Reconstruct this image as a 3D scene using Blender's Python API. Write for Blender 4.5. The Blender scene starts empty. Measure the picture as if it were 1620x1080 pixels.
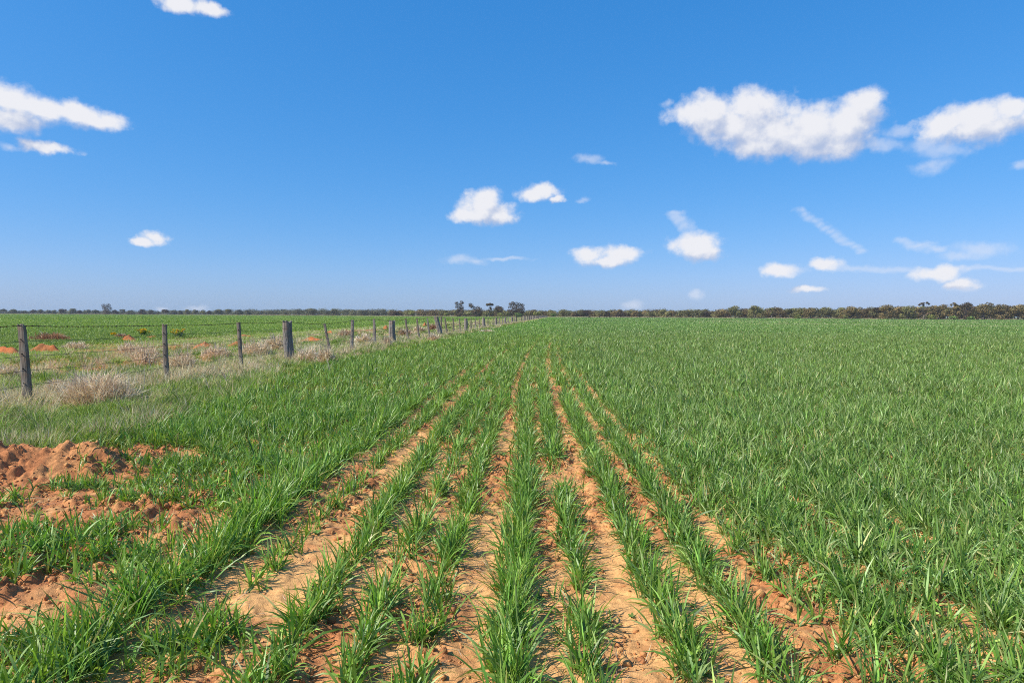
import bpy, math, random
import numpy as np
from mathutils import Matrix, Vector

rng = np.random.default_rng(7)
random.seed(7)
R = math.radians
scene = bpy.context.scene
COL = scene.collection

# ------------------------------------------------------------------ camera
F = 990.0                      # focal length in photo pixels (1620 wide)
H = 1.4
YAW, PITCH, ROLL = math.atan(75 / 990), R(2.43), R(0.25)
M3 = (Matrix.Rotation(YAW, 3, 'Z') @ Matrix.Rotation(R(90) - PITCH, 3, 'X') @ Matrix.Rotation(ROLL, 3, 'Z'))
cam_d = bpy.data.cameras.new('camera')
cam_d.sensor_width = 36.0
cam_d.lens = 36.0 * F / 1620.0
cam_d.clip_start = 0.05
cam_d.clip_end = 20000
cam = bpy.data.objects.new('camera', cam_d)
cam.matrix_world = Matrix.Translation((0, 0, H)) @ M3.to_4x4()
COL.objects.link(cam)
scene.camera = cam


def ray(px, py):
    v = M3 @ Vector(((px - 810) / F, -(py - 540) / F, -1.0))
    return v / v.y             # unit step in Y


def at_ground(px, py):
    v = ray(px, py)
    t = -H / v.z
    return Vector((v.x * t, t, 0.0))


def at_depth(px, py, Y):
    v = ray(px, py)
    return Vector((v.x * Y, Y, H + v.z * Y))


# ------------------------------------------------------------------ noise
def _hash(ix, iy, seed):
    h = (ix.astype(np.int64) * 374761393 + iy.astype(np.int64) * 668265263 + seed * 1442695041) & 0x7fffffff
    h = ((h ^ (h >> 13)) * 1274126177) & 0x7fffffff
    h = (h ^ (h >> 16)) & 0xffffff
    return h / float(0xffffff)


def vnoise(x, y, seed=0):
    x = np.asarray(x, float); y = np.asarray(y, float)
    ix = np.floor(x); iy = np.floor(y)
    fx = x - ix; fy = y - iy
    fx = fx * fx * (3 - 2 * fx); fy = fy * fy * (3 - 2 * fy)
    a = _hash(ix, iy, seed); b = _hash(ix + 1, iy, seed)
    c = _hash(ix, iy + 1, seed); d = _hash(ix + 1, iy + 1, seed)
    return (a * (1 - fx) + b * fx) * (1 - fy) + (c * (1 - fx) + d * fx) * fy


def fbm(x, y, seed=0, octs=4, gain=0.5):
    s = 0; a = 1; t = 0
    for o in range(octs):
        s = s + a * vnoise(np.asarray(x) * 2 ** o + 17.3 * o, np.asarray(y) * 2 ** o - 9.1 * o, seed + o)
        t += a; a *= gain
    return s / t


def sstep(a, b, x):
    t = np.clip((x - a) / (b - a), 0, 1)
    return t * t * (3 - 2 * t)


# ------------------------------------------------------------------ layout of the paddock
FENCE_X = -8.0
PADDOCK_X = -21.0


def bend(Y):                    # the near drill rows run a little to the left of the fence direction
    return 0.052 * 4.0 * np.log1p(np.exp((17.0 - np.asarray(Y, float)) / 4.0))


def crop_left(Y):               # left edge of the sown crop
    Y = np.asarray(Y, float)
    return -4.9 - 1.3 * sstep(7, 15, Y) + 0.25 * (fbm(Y * 0.7, Y * 0, 91, 3) - 0.5) * 2


def row_x(px):                  # lateral offset of a row from its place on the photo line y = 1000
    p = at_ground(px, 1000)
    return p.x - float(bend(p.y))


# photo x at y=1000, half width, density, height
ROWS_NEAR = [(196, .115, 2.2, 1.12), (335, .06, .50, .72), (480, .06, 1.25, .95),
             (585, .05, .75, .85), (678, .06, 1.0, .9), (815, .07, 1.7, 1.05), (922, .055, 1.15, .95),
             (1057, .065, 1.5, 1.0), (1174, .06, 1.25, .95), (1285, .055, 1.0, .88), (1350, .05, .6, .8), (1408, .085, 2.2, .95)]
rows = [(row_x(a), b, c, d) for a, b, c, d in ROWS_NEAR]
x = rows[-1][0]
k = 0
while x < 46:
    k += 1
    x += 0.255
    rows.append((x + rng.normal(0, .02), .09, 2.15, .92))
xl = row_x(188)
k = 0
left_rows = []
while xl > -6.8:
    k += 1
    xl -= 0.30
    left_rows.append((xl + rng.normal(0, .02), .09, 1.6, 1.0))


def near_mound(x, y):
    z = 0
    for px, py, rx, ry, h in [(50, 752, .48, .24, .20), (150, 748, .34, .20, .19), (-60, 760, .5, .3, .2),
                              (300, 800, .7, .25, .05), (70, 955, .55, .16, .06), (-30, 900, .6, .3, .07), (230, 850, .5, .2, .04)]:
        p = at_ground(px, py)
        r2 = ((x - p.x) / rx) ** 2 + ((y - p.y) / ry) ** 2
        z = z + h * np.exp(-r2 * 1.2)
    return z


def ground_z(x, y, fine=True):
    x = np.asarray(x, float); y = np.asarray(y, float)
    near = 1 - sstep(14, 30, np.hypot(x, y))
    z = 0.05 * (fbm(x * .25, y * .25, 3, 3) - .5) * sstep(3, 15, np.hypot(x, y))
    u = (x - bend(y) - row_x(815)) / 0.33
    z = z + near * 0.004 * np.cos(2 * math.pi * u) * (x > crop_left(y))
    m = near_mound(x, y)
    z = z + m
    if fine:
        rough = fbm(x * 1.7, y * 1.2, 21, 3)
        amp = (0.8 + 1.9 * sstep(.42, .7, rough)) + 1.6 * np.clip(m / .1, 0, 1)
        cl = fbm(x * 11, y * 11, 31, 2)
        f2 = fbm(x * 26, y * 26, 41, 4, .66)
        z = z + near * amp * (0.016 * (sstep(.45, .75, cl)) + 0.019 * (f2 - .5)) + near * np.clip(m / .08, 0, 1) * .075 * (fbm(x * 5, y * 5, 43, 6, .7) - .5)
    return z


# ------------------------------------------------------------------ mesh helpers
def mesh_np(name, V, loops, counts, mat=None, parent=None, cols=None, smooth=True, extra=None, link=True):
    me = bpy.data.meshes.new(name)
    V = np.ascontiguousarray(V, dtype=np.float32)
    loops = np.ascontiguousarray(loops, dtype=np.int32)
    me.vertices.add(len(V)); me.vertices.foreach_set('co', V.ravel())
    me.loops.add(len(loops)); me.loops.foreach_set('vertex_index', loops)
    starts = np.concatenate([[0], np.cumsum(counts)[:-1]]).astype(np.int32)
    me.polygons.add(len(starts)); me.polygons.foreach_set('loop_start', starts)
    if smooth:
        me.polygons.foreach_set('use_smooth', np.ones(len(starts), dtype=bool))
    if cols is not None:
        at = me.attributes.new('tint', 'FLOAT_COLOR', 'POINT')
        c4 = np.ones((len(V), 4), np.float32); c4[:, :3] = cols
        at.data.foreach_set('color', c4.ravel())
    if mat is not None:
        for m in (mat if isinstance(mat, (list, tuple)) else [mat]):
            me.materials.append(m)
    if extra is not None:
        me.polygons.foreach_set('material_index', np.asarray(extra, dtype=np.int32))
    me.update(calc_edges=True)
    o = bpy.data.objects.new(name, me)
    if link:
        COL.objects.link(o)
    if parent is not None:
        o.parent = parent
    return o


def tag(o, label=None, cat=None, group=None, kind=None):
    if label: o['label'] = label
    if cat: o['category'] = cat
    if group: o['group'] = group
    if kind: o['kind'] = kind
    return o


def empty(name, loc):
    o = bpy.data.objects.new(name, None); o.location = loc; o.empty_display_size = .2
    COL.objects.link(o); return o


class MB:
    """collects tubes and faces into one mesh"""
    def __init__(s): s.v = []; s.f = []; s.m = []

    def add(s, V, Fc, mi=0):
        b = len(s.v); s.v += [tuple(p) for p in V]
        s.f += [tuple(i + b for i in f) for f in Fc]; s.m += [mi] * len(Fc)

    def tube(s, pts, rad, n=6, mi=0, cap=True):
        pts = [Vector(p) for p in pts]
        rad = rad if isinstance(rad, (list, tuple)) else [rad] * len(pts)
        V = []
        up = Vector((0, 0, 1))
        for i, p in enumerate(pts):
            t = (pts[min(i + 1, len(pts) - 1)] - pts[max(i - 1, 0)]).normalized()
            a = t.cross(up if abs(t.z) < .9 else Vector((1, 0, 0))).normalized(); b = t.cross(a)
            for k in range(n):
                th = 2 * math.pi * k / n
                V.append(p + (a * math.cos(th) + b * math.sin(th)) * rad[i])
        Fc = []
        for i in range(len(pts) - 1):
            for k in range(n):
                Fc.append((i * n + k, i * n + (k + 1) % n, (i + 1) * n + (k + 1) % n, (i + 1) * n + k))
        if cap:
            Fc.append(tuple(range(n))[::-1]); Fc.append(tuple((len(pts) - 1) * n + k for k in range(n)))
        s.add(V, Fc, mi)

    def build(s, name, mats, parent=None, smooth=False, link=True):
        me = bpy.data.meshes.new(name); me.from_pydata(s.v, [], s.f)
        for m in (mats if isinstance(mats, (list, tuple)) else [mats]): me.materials.append(m)
        me.polygons.foreach_set('material_index', s.m)
        if smooth: me.polygons.foreach_set('use_smooth', [True] * len(s.f))
        o = bpy.data.objects.new(name, me)
        if link: COL.objects.link(o)
        if parent is not None: o.parent = parent
        return o


# ------------------------------------------------------------------ materials
def new_mat(name):
    m = bpy.data.materials.new(name); m.use_nodes = True
    nt = m.node_tree; nt.nodes.clear()
    return m, nt


def N(nt, t, **kw):
    n = nt.nodes.new(t)
    for k_, v in kw.items(): setattr(n, k_, v)
    return n


def leaf_mat(name, rough=.45, spec=.35, trans=.3, nscale=6.0, tcol=(1.25, 1.35, .45)):
    """leaf colour comes from the 'tint' attribute of each blade or leaf, light goes partly through it"""
    m, nt = new_mat(name); L = nt.links.new
    at = N(nt, 'ShaderNodeAttribute', attribute_name='tint')
    geo = N(nt, 'ShaderNodeNewGeometry')
    nz = N(nt, 'ShaderNodeTexNoise'); nz.inputs['Scale'].default_value = nscale; nz.inputs['Detail'].default_value = 2
    L(geo.outputs['Position'], nz.inputs['Vector'])
    mr = N(nt, 'ShaderNodeMapRange'); L(nz.outputs['Fac'], mr.inputs['Value'])
    mr.inputs['From Min'].default_value = .3; mr.inputs['From Max'].default_value = .7
    mr.inputs['To Min'].default_value = .8; mr.inputs['To Max'].default_value = 1.2
    mul = N(nt, 'ShaderNodeVectorMath', operation='SCALE')
    L(at.outputs['Color'], mul.inputs[0]); L(mr.outputs['Result'], mul.inputs['Scale'])
    p = N(nt, 'ShaderNodeBsdfPrincipled')
    p.inputs['Roughness'].default_value = rough
    p.inputs['Specular IOR Level'].default_value = spec
    L(mul.outputs['Vector'], p.inputs['Base Color'])
    out = N(nt, 'ShaderNodeOutputMaterial')
    if trans > 0:
        t = N(nt, 'ShaderNodeBsdfTranslucent')
        tm = N(nt, 'ShaderNodeVectorMath', operation='MULTIPLY'); tm.inputs[1].default_value = tcol
        L(mul.outputs['Vector'], tm.inputs[0]); L(tm.outputs['Vector'], t.inputs['Color'])
        mx = N(nt, 'ShaderNodeMixShader'); mx.inputs[0].default_value = trans
        L(p.outputs[0], mx.inputs[1]); L(t.outputs[0], mx.inputs[2]); L(mx.outputs[0], out.inputs[0])
    else:
        L(p.outputs[0], out.inputs[0])
    return m


M_WHEAT = leaf_mat('wheat_leaf', .44, .50, .30, 9)
M_GRASS = leaf_mat('grass_leaf', .55, .3, .3, 9)
M_STRAW = leaf_mat('dry_stalk', .75, .15, .30, 9, (1.1, 1.0, .8))
M_TREE = leaf_mat('gum_leaf', .7, .2, .15, .8, (1.1, 1.1, .6))

# soil
M_SOIL, nt = new_mat('sandy_loam'); L = nt.links.new
geo = N(nt, 'ShaderNodeNewGeometry')
at = N(nt, 'ShaderNodeAttribute', attribute_name='tint')


def noise(scale, det, vec, rough=.55):
    n = N(nt, 'ShaderNodeTexNoise'); n.inputs['Scale'].default_value = scale
    n.inputs['Detail'].default_value = det; n.inputs['Roughness'].default_value = rough
    L(vec, n.inputs['Vector']); return n


P = geo.outputs['Position']
n1 = noise(2.3, 3, P); n2 = noise(38, 5, P, .65); n3 = noise(190, 3, P, .7)
r1 = N(nt, 'ShaderNodeMapRange'); L(n2.outputs['Fac'], r1.inputs['Value'])
r1.inputs['From Min'].default_value = .32; r1.inputs['From Max'].default_value = .68
r1.inputs['To Min'].default_value = .68; r1.inputs['To Max'].default_value = 1.22
r2 = N(nt, 'ShaderNodeMapRange'); L(n3.outputs['Fac'], r2.inputs['Value'])
r2.inputs['From Min'].default_value = .3; r2.inputs['From Max'].default_value = .7
r2.inputs['To Min'].default_value = .78; r2.inputs['To Max'].default_value = 1.2
mm = N(nt, 'ShaderNodeMath', operation='MULTIPLY'); L(r1.outputs[0], mm.inputs[0]); L(r2.outputs[0], mm.inputs[1])
sc = N(nt, 'ShaderNodeVectorMath', operation='SCALE'); L(at.outputs['Color'], sc.inputs[0]); L(mm.outputs[0], sc.inputs['Scale'])
p = N(nt, 'ShaderNodeBsdfPrincipled'); p.inputs['Roughness'].default_value = .95; p.inputs['Specular IOR Level'].default_value = .1
L(sc.outputs['Vector'], p.inputs['Base Color'])
ad = N(nt, 'ShaderNodeMath', operation='ADD'); L(n2.outputs['Fac'], ad.inputs[0]); L(n3.outputs['Fac'], ad.inputs[1])
bp = N(nt, 'ShaderNodeBump'); bp.inputs['Strength'].default_value = .55; bp.inputs['Distance'].default_value = .014
L(ad.outputs[0], bp.inputs['Height']); L(bp.outputs[0], p.inputs['Normal'])
out = N(nt, 'ShaderNodeOutputMaterial'); L(p.outputs[0], out.inputs[0])


def wood_mat(name, c1, c2, c3):
    m, nt = new_mat(name); L = nt.links.new
    tc = N(nt, 'ShaderNodeTexCoord')
    mp = N(nt, 'ShaderNodeMapping'); mp.inputs['Scale'].default_value = (28, 28, 2.2)
    L(tc.outputs['Object'], mp.inputs[0])
    n = N(nt, 'ShaderNodeTexNoise'); n.inputs['Scale'].default_value = 1; n.inputs['Detail'].default_value = 6; n.inputs['Roughness'].default_value = .65
    L(mp.outputs[0], n.inputs['Vector'])
    cr = N(nt, 'ShaderNodeValToRGB')
    cr.color_ramp.elements[0].position = .32; cr.color_ramp.elements[0].color = (*c1, 1)
    cr.color_ramp.elements[1].position = .68; cr.color_ramp.elements[1].color = (*c2, 1)
    L(n.outputs['Fac'], cr.inputs[0])
    n2 = N(nt, 'ShaderNodeTexNoise'); n2.inputs['Scale'].default_value = 5; n2.inputs['Detail'].default_value = 3
    L(tc.outputs['Object'], n2.inputs['Vector'])
    r = N(nt, 'ShaderNodeMapRange'); L(n2.outputs['Fac'], r.inputs['Value'])
    r.inputs['From Min'].default_value = .5; r.inputs['From Max'].default_value = .65; r.inputs['To Max'].default_value = .7
    mx = N(nt, 'ShaderNodeMix', data_type='RGBA'); L(r.outputs[0], mx.inputs[0])
    L(cr.outputs[0], mx.inputs[6]); mx.inputs[7].default_value = (*c3, 1)
    p = N(nt, 'ShaderNodeBsdfPrincipled'); p.inputs['Roughness'].default_value = .85; p.inputs['Specular IOR Level'].default_value = .2
    L(mx.outputs[2], p.inputs['Base Color'])
    b = N(nt, 'ShaderNodeBump'); b.inputs['Strength'].default_value = .8; b.inputs['Distance'].default_value = .012
    L(n.outputs['Fac'], b.inputs['Height']); L(b.outputs[0], p.inputs['Normal'])
    o = N(nt, 'ShaderNodeOutputMaterial'); L(p.outputs[0], o.inputs[0])
    return m


M_POST = wood_mat('weathered_post', (.075, .06, .048), (.30, .26, .21), (.19, .125, .085))
M_POST_PALE = wood_mat('pale_weathered_post', (.09, .075, .062), (.36, .32, .28), (.26, .18, .13))
M_BARK = wood_mat('gum_bark', (.07, .055, .045), (.22, .19, .16), (.12, .08, .06))


def plain(name, c, rough=.8, metal=0.0, vary=.3, scale=30):
    m, nt = new_mat(name); L = nt.links.new
    tc = N(nt, 'ShaderNodeTexCoord')
    n = N(nt, 'ShaderNodeTexNoise'); n.inputs['Scale'].default_value = scale; n.inputs['Detail'].default_value = 3
    L(tc.outputs['Object'], n.inputs['Vector'])
    cr = N(nt, 'ShaderNodeValToRGB')
    cr.color_ramp.elements[0].position = .3; cr.color_ramp.elements[0].color = (*[v * (1 - vary) for v in c], 1)
    cr.color_ramp.elements[1].position = .7; cr.color_ramp.elements[1].color = (*[min(1, v * (1 + vary)) for v in c], 1)
    L(n.outputs['Fac'], cr.inputs[0])
    p = N(nt, 'ShaderNodeBsdfPrincipled'); p.inputs['Roughness'].default_value = rough; p.inputs['Metallic'].default_value = metal
    L(cr.outputs[0], p.inputs['Base Color'])
    o = N(nt, 'ShaderNodeOutputMaterial'); L(p.outputs[0], o.inputs[0])
    return m


M_RUST = plain('rusty_wire', (.10, .045, .03), .8, .3)
M_WIRE = plain('old_wire', (.10, .085, .075), .6, .5)
M_HOLE_SHADE = plain('hole_shade', (.012, .010, .009), .95)  # near-black colour stands for the shade inside the drilled holes
M_PETAL = plain('yellow_petal', (.75, .55, .02), .6, 0, .15, 60)

# ------------------------------------------------------------------ ground sheet


def spaced(a, b, fine_a, fine_b, step, grow=1.09):
    pts = list(np.arange(fine_a, fine_b + 1e-6, step))
    s = step; v = fine_b
    while v < b:
        s *= grow; v += s; pts.append(v)
    s = step; v = fine_a
    while v > a:
        s *= grow; v -= s; pts.insert(0, v)
    return np.array(pts)


SOIL_L = np.array((.78, .415, .158)); SOIL_D = np.array((.50, .200, .078)); SOIL_R = np.array((.50, .16, .055))
VERGE = np.array((.22, .23, .075)); CANOPY = np.array((.11, .20, .04)); LPAD = np.array((.16, .25, .04)); DRYG = np.array((.42, .33, .20))


def lerp(a, b, t): return a * (1 - t[..., None]) + b * t[..., None]


def end_Y(x, y):                # where the paddocks stop and the timber belt begins, from the bearing
    px = 885 + 990 * np.asarray(x) / np.maximum(y, 1)
    return np.interp(px, [-700, 0, 400, 700, 880, 1100, 1400, 1620, 2300], [690, 650, 600, 450, 430, 400, 340, 330, 320])


def build_ground():
    xs = spaced(-4500, 4500, -5.0, 3.9, .0125, 1.08)
    ys = spaced(-150, 5000, 1.75, 7.4, .0125, 1.055)
    X, Y = np.meshgrid(xs, ys)
    Z = ground_z(X, Y)
    rough = fbm(X * 1.7, Y * 1.2, 21, 3)
    t = sstep(.40, .66, rough * .6 + .4 * fbm(X * 9, Y * 9, 51, 3))
    m = near_mound(X, Y)
    t = np.clip(t + np.clip(m / .08, 0, 1) * .35 + .35 * sstep(-1.2, -3.0, X), 0, 1)
    C = lerp(np.broadcast_to(SOIL_L, X.shape + (3,)), SOIL_D, t)
    C = lerp(C, CANOPY, sstep(25, 60, Y) * (X > crop_left(Y)))
    vm = sstep(0, .5, crop_left(Y) - X) * sstep(5.9, 6.6, Y + .5 * fbm(X * 2, Y * 2, 5, 2))
    red = sstep(.62, .74, fbm(X * .35, Y * .12, 77, 3)) * (X < -9)
    vcol = lerp(lerp(np.broadcast_to(VERGE, X.shape + (3,)), DRYG, sstep(.35, .7, fbm(X * .8, Y * .8, 61, 3)) * .6), SOIL_R, red * .8)
    C = C * (1 - vm[..., None]) + vcol * vm[..., None]
    lp = sstep(PADDOCK_X + .8, PADDOCK_X - .8, X) * (Y > 3)
    C = lerp(C, LPAD, lp)
    dist = Y / np.maximum(end_Y(X, Y), 1)
    C = lerp(C, DRYG, sstep(.93, .97, dist) * sstep(1.1, 1.0, dist))
    far = sstep(1.0, 1.1, dist)
    C = lerp(C, VERGE * .9, far)
    ny, nx = X.shape
    V = np.stack([X, Y, Z], -1).reshape(-1, 3)
    i = np.arange(ny - 1)[:, None] * nx + np.arange(nx - 1)[None, :]
    Q = np.stack([i, i + 1, i + 1 + nx, i + nx], -1).reshape(-1)
    o = mesh_np('ground', V, Q, np.full(len(Q) // 4, 4), M_SOIL, cols=C.reshape(-1, 3))
    tag(o, kind='structure')
    print('ground verts', len(V))


build_ground()

# ------------------------------------------------------------------ blades


def blade_mesh(B, az, Ln, W, th0, bnd, roll, col, nseg, tipcol=None, basecol=None):
    n = len(B)
    d = np.stack([np.cos(az), np.sin(az), np.zeros(n)], -1)
    perp = np.stack([-np.sin(az), np.cos(az), np.zeros(n)], -1)
    P_ = B.copy(); rings = []
    prof = {1: [.8, 0], 2: [.65, 1, 0], 3: [.55, 1, .8, 0], 4: [.5, .95, 1, .65, 0], 5: [.5, .9, 1, .85, .5, 0]}[nseg]
    cs = []
    for s in range(nseg + 1):
        t = s / nseg
        th = np.clip(th0 + bnd * t ** 1.4, 0, 2.6)
        T = d * np.sin(th)[:, None]; T[:, 2] = np.cos(th)
        if s > 0:
            P_ = P_ + T * (Ln / nseg)[:, None]
        nrm = -d * np.cos(th)[:, None]; nrm[:, 2] = np.sin(th)
        a = roll * t + roll * .3
        w = perp * np.cos(a)[:, None] + nrm * np.sin(a)[:, None]
        c = col.copy()
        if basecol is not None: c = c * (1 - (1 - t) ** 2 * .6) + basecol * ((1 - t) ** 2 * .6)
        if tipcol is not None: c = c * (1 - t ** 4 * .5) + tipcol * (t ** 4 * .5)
        if s < nseg:
            hw = (W * prof[s] * .5)[:, None]
            rings += [P_ - w * hw, P_ + w * hw]; cs += [c, c]
        else:
            rings.append(P_.copy()); cs.append(c)
    nv = 2 * nseg + 1
    V = np.stack(rings, 1).reshape(-1, 3); C = np.stack(cs, 1).reshape(-1, 3)
    tri = []
    for s in range(nseg - 1):
        a = 2 * s
        tri += [[a, a + 1, a + 3], [a, a + 3, a + 2]]
    tri.append([2 * nseg - 2, 2 * nseg - 1, 2 * nseg])
    tri = np.array(tri)
    Fc = (np.arange(n)[:, None, None] * nv + tri[None]).reshape(-1)
    return V, Fc, C


class Pile:
    def __init__(s): s.V = []; s.F = []; s.C = []; s.n = 0

    def add(s, VFC):
        V, Fc, C = VFC
        s.V.append(V); s.F.append(Fc + s.n); s.C.append(C); s.n += len(V)

    def build(s, name, mat, **kw):
        V = np.concatenate(s.V); Fc = np.concatenate(s.F); C = np.concatenate(s.C)
        print(name, 'tris', len(Fc) // 3)
        return mesh_np(name, V, Fc, np.full(len(Fc) // 3, 3), mat, cols=np.clip(C, 0, 1), **kw)


def in_view(x, y, margin=1.0):
    s = x / np.maximum(y, .1)
    m = margin / np.maximum(y, .1)
    return (s > -0.93 - m) & (s < 0.78 + m) & (y > 1.2)


def mixcols(n, palette, weights, vary=.18):
    idx = rng.choice(len(palette), n, p=np.array(weights) / np.sum(weights))
    c = np.array(palette)[idx]
    c = c * rng.normal(1, vary, (n, 1)).clip(.45, 1.7) * rng.normal(1, .06, (n, 3)).clip(.8, 1.2)
    return c


WHEAT = [(.122, .238, .040), (.188, .325, .062), (.062, .142, .028), (.38, .49, .18), (.56, .48, .20)]  # here and below, palest green paints leaf highlights, darkest green shaded gaps
WHEAT_L = [(.118, .262, .027), (.198, .370, .042), (.070, .175, .024), (.34, .49, .11), (.54, .48, .18)]
WW = [4.5, 4, 3.2, 2.6, .35]


def wheat_cols(x, y, n):
    t = sstep(-1.2, 1.5, x - bend(y)) * .8
    c = mixcols(n, WHEAT, WW)
    c2 = mixcols(n, WHEAT_L, WW)
    c = np.where((rng.random(n) < t)[:, None], c, c2)
    patch = fbm(x * .5, y * .5, 131, 3) * .6 + fbm(x * .06, y * .03, 133, 3) * .4
    return c * (0.72 + .56 * patch)[:, None]


def wheat_blades(px_, py_, hs, per, wid, nseg, spread=.018, upright=.72):
    """grow 'per' leaves at each plant position"""
    n = len(px_) * per
    X = np.repeat(px_, per) + rng.normal(0, spread, n)
    Y = np.repeat(py_, per) + rng.normal(0, spread, n)
    h = np.repeat(hs, per)
    az0 = np.repeat(rng.random(len(px_)) * 2 * math.pi, per)
    az = az0 + rng.random(n) * 2 * math.pi
    outer = rng.random(n)
    Ln = .225 * h * (0.65 + .6 * rng.random(n)) * (1 - .2 * outer)
    th0 = upright * (.05 + 1.15 * outer ** 1.2) + rng.normal(0, .06, n)
    bnd = rng.gamma(2.2, .36, n) * (.5 + outer)
    W = wid * (.65 + .6 * rng.random(n))
    roll = rng.normal(0, .9, n)
    B = np.stack([X, Y, ground_z(X, Y) - .005], -1)
    col = wheat_cols(X, Y, n)
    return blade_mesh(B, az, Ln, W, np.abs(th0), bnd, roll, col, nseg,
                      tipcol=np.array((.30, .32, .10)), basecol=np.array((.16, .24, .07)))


crop = Pile()


def row_plants(x0, hw, dens, hgt, Y0, Y1, step, seed, mask=None):
    DM = 2.2
    n = int((Y1 - Y0) / step * DM)
    Y = Y0 + rng.random(n) * (Y1 - Y0)
    wob = .035 * (fbm(Y * .9, Y * 0 + x0 * 3, 200 + seed, 3) - .5) * 2
    kd = sstep(4.2, 8.5, Y); kw = sstep(4.5, 15, Y)
    dens = dens * (1 - kd) + np.maximum(dens, 1.6) * kd
    hw = hw * (1 - kw) + .095 * kw
    hgt = hgt * (1 - kw) + .97 * kw
    X = x0 + bend(Y) + wob + np.clip(rng.normal(0, 1, n) * hw * .55, -hw * 1.5, hw * 1.5)
    # gaps and thin stretches along a row
    g = fbm(Y * 1.7, Y * 0 + x0 * 7.7, 300 + seed, 2)
    keep = rng.random(n) < np.clip(.35 + (g - .25) * 3.2 * (0.7 + dens * .5) + np.clip(dens - 1, 0, 1) * .8, 0.04, 1)
    keep &= rng.random(n) < dens / DM
    hs = hgt * (.70 + .52 * g) * rng.normal(1, .17, n).clip(.45, 1.4)
    keep &= in_view(X, Y, 1.3)
    if mask is not None: keep &= mask(X, Y)
    # a scalped strip with bare soil and a bald patch further out
    return X[keep], Y[keep], hs[keep]


def not_track(X, Y):            # bare wheel strip on the right side of the sparse row
    return np.ones(len(X), bool)


LOD = [(1.25, 5.0, .028, 10, .0090, 4), (5.0, 10.0, .034, 9, .0103, 3), (10, 22, .055, 7, .016, 2), (22, 42, .10, 7, .026, 2)]
near_fill = [r_ for r_ in rows]
for li, (Y0, Y1, step, per, wid, seg) in enumerate(LOD):
    xs_, ys_, hs_ = [], [], []
    for ri, (x0, hw, de, hg) in enumerate(rows):
        if (x0 - 1) / Y1 > .85: continue
        # thin rows thicken with distance, as in the photo
        a = row_plants(x0, hw, de, hg, Y0, Y1, step, ri)
        xs_.append(a[0]); ys_.append(a[1]); hs_.append(a[2])
    for ri, (x0, hw, de, hg) in enumerate(left_rows):
        def lm(X, Y, x0=x0):
            start = 5.6 + 1.0 * (fbm(X * 1.3, Y * .7, 400, 2) - .5) + np.clip((-3.2 - X) * .55, -1.3, 1.0)
            return (Y > start) & (X > crop_left(Y)) | ((X > -2.9) & (X < -2.0) & (Y > 4.4 + 1.0 * (fbm(X * 3, Y * 2, 402, 2))))
        a = row_plants(x0, hw, de, hg, Y0, Y1, step, 100 + ri, lm)
        xs_.append(a[0]); ys_.append(a[1]); hs_.append(a[2])
    X = np.concatenate(xs_); Y = np.concatenate(ys_); h = np.concatenate(hs_)
    if li < 3:                  # plants thin between rows far right too
        pass
    # bald patches
    bald = np.zeros(len(X), bool)
    for bx, by, rx, ry in [(918, 545, .16, 1.6), (906, 560, .12, 1.5), (884, 560, .07, 3.0)]:
        p = at_ground(bx, by)
        bald |= ((X - p.x - 0) / rx) ** 2 + ((Y - p.y) / ry) ** 2 < 1
    X, Y, h = X[~bald], Y[~bald], h[~bald]
    crop.add(wheat_blades(X, Y, h, per, wid, seg, spread=.014 + .012 * li))
    print('lod', li, len(X) * per)

# odd plants between the rows and patches on the bare ground at the left
nn = 900
X = rng.uniform(-4.2, 4, nn); Y = 1.5 + 8 * rng.random(nn)
kp = in_view(X, Y) & (rng.random(nn) < np.where(X < -1.7, .5, .30))
crop.add(wheat_blades(X[kp], Y[kp], .5 + .4 * rng.random(kp.sum()), 4, .008, 3, .012, .8))
for px_, py_, rx, ry, cnt, hh in [(90, 890, .34, .22, 70, .75), (-20, 930, .3, .22, 40, .7), (300, 745, .5, .25, 130, .7), (330, 800, .3, .2, 60, .65), (215, 900, .2, .2, 40, .7), (165, 850, .22, .18, 40, .7), (250, 770, .5, .14, 60, .65), (120, 775, .25, .08, 36, .6), (200, 800, .3, .1, 34, .55),
                                  (20, 860, .2, .1, 30, .7), (380, 730, .7, .16, 80, .6), (40, 1040, .2, .12, 46, .8), (120, 1060, .2, .1, 36, .8), (430, 800, .35, .25, 60, .6), (10, 800, .12, .08, 12, .8),
                                  (300, 1030, .16, .14, 36, .8), (240, 700, .6, .3, 200, .9), (330, 690, .6, .3, 200, .95)]:
    p = at_ground(px_, py_)
    X = p.x + rng.normal(0, rx * .6, cnt); Y = p.y + rng.normal(0, ry * .7, cnt)
    crop.add(wheat_blades(X, Y, hh * (.7 + .5 * rng.random(cnt)), 8, .0095, 4, .014, .7))

# the far body of the crop


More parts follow.
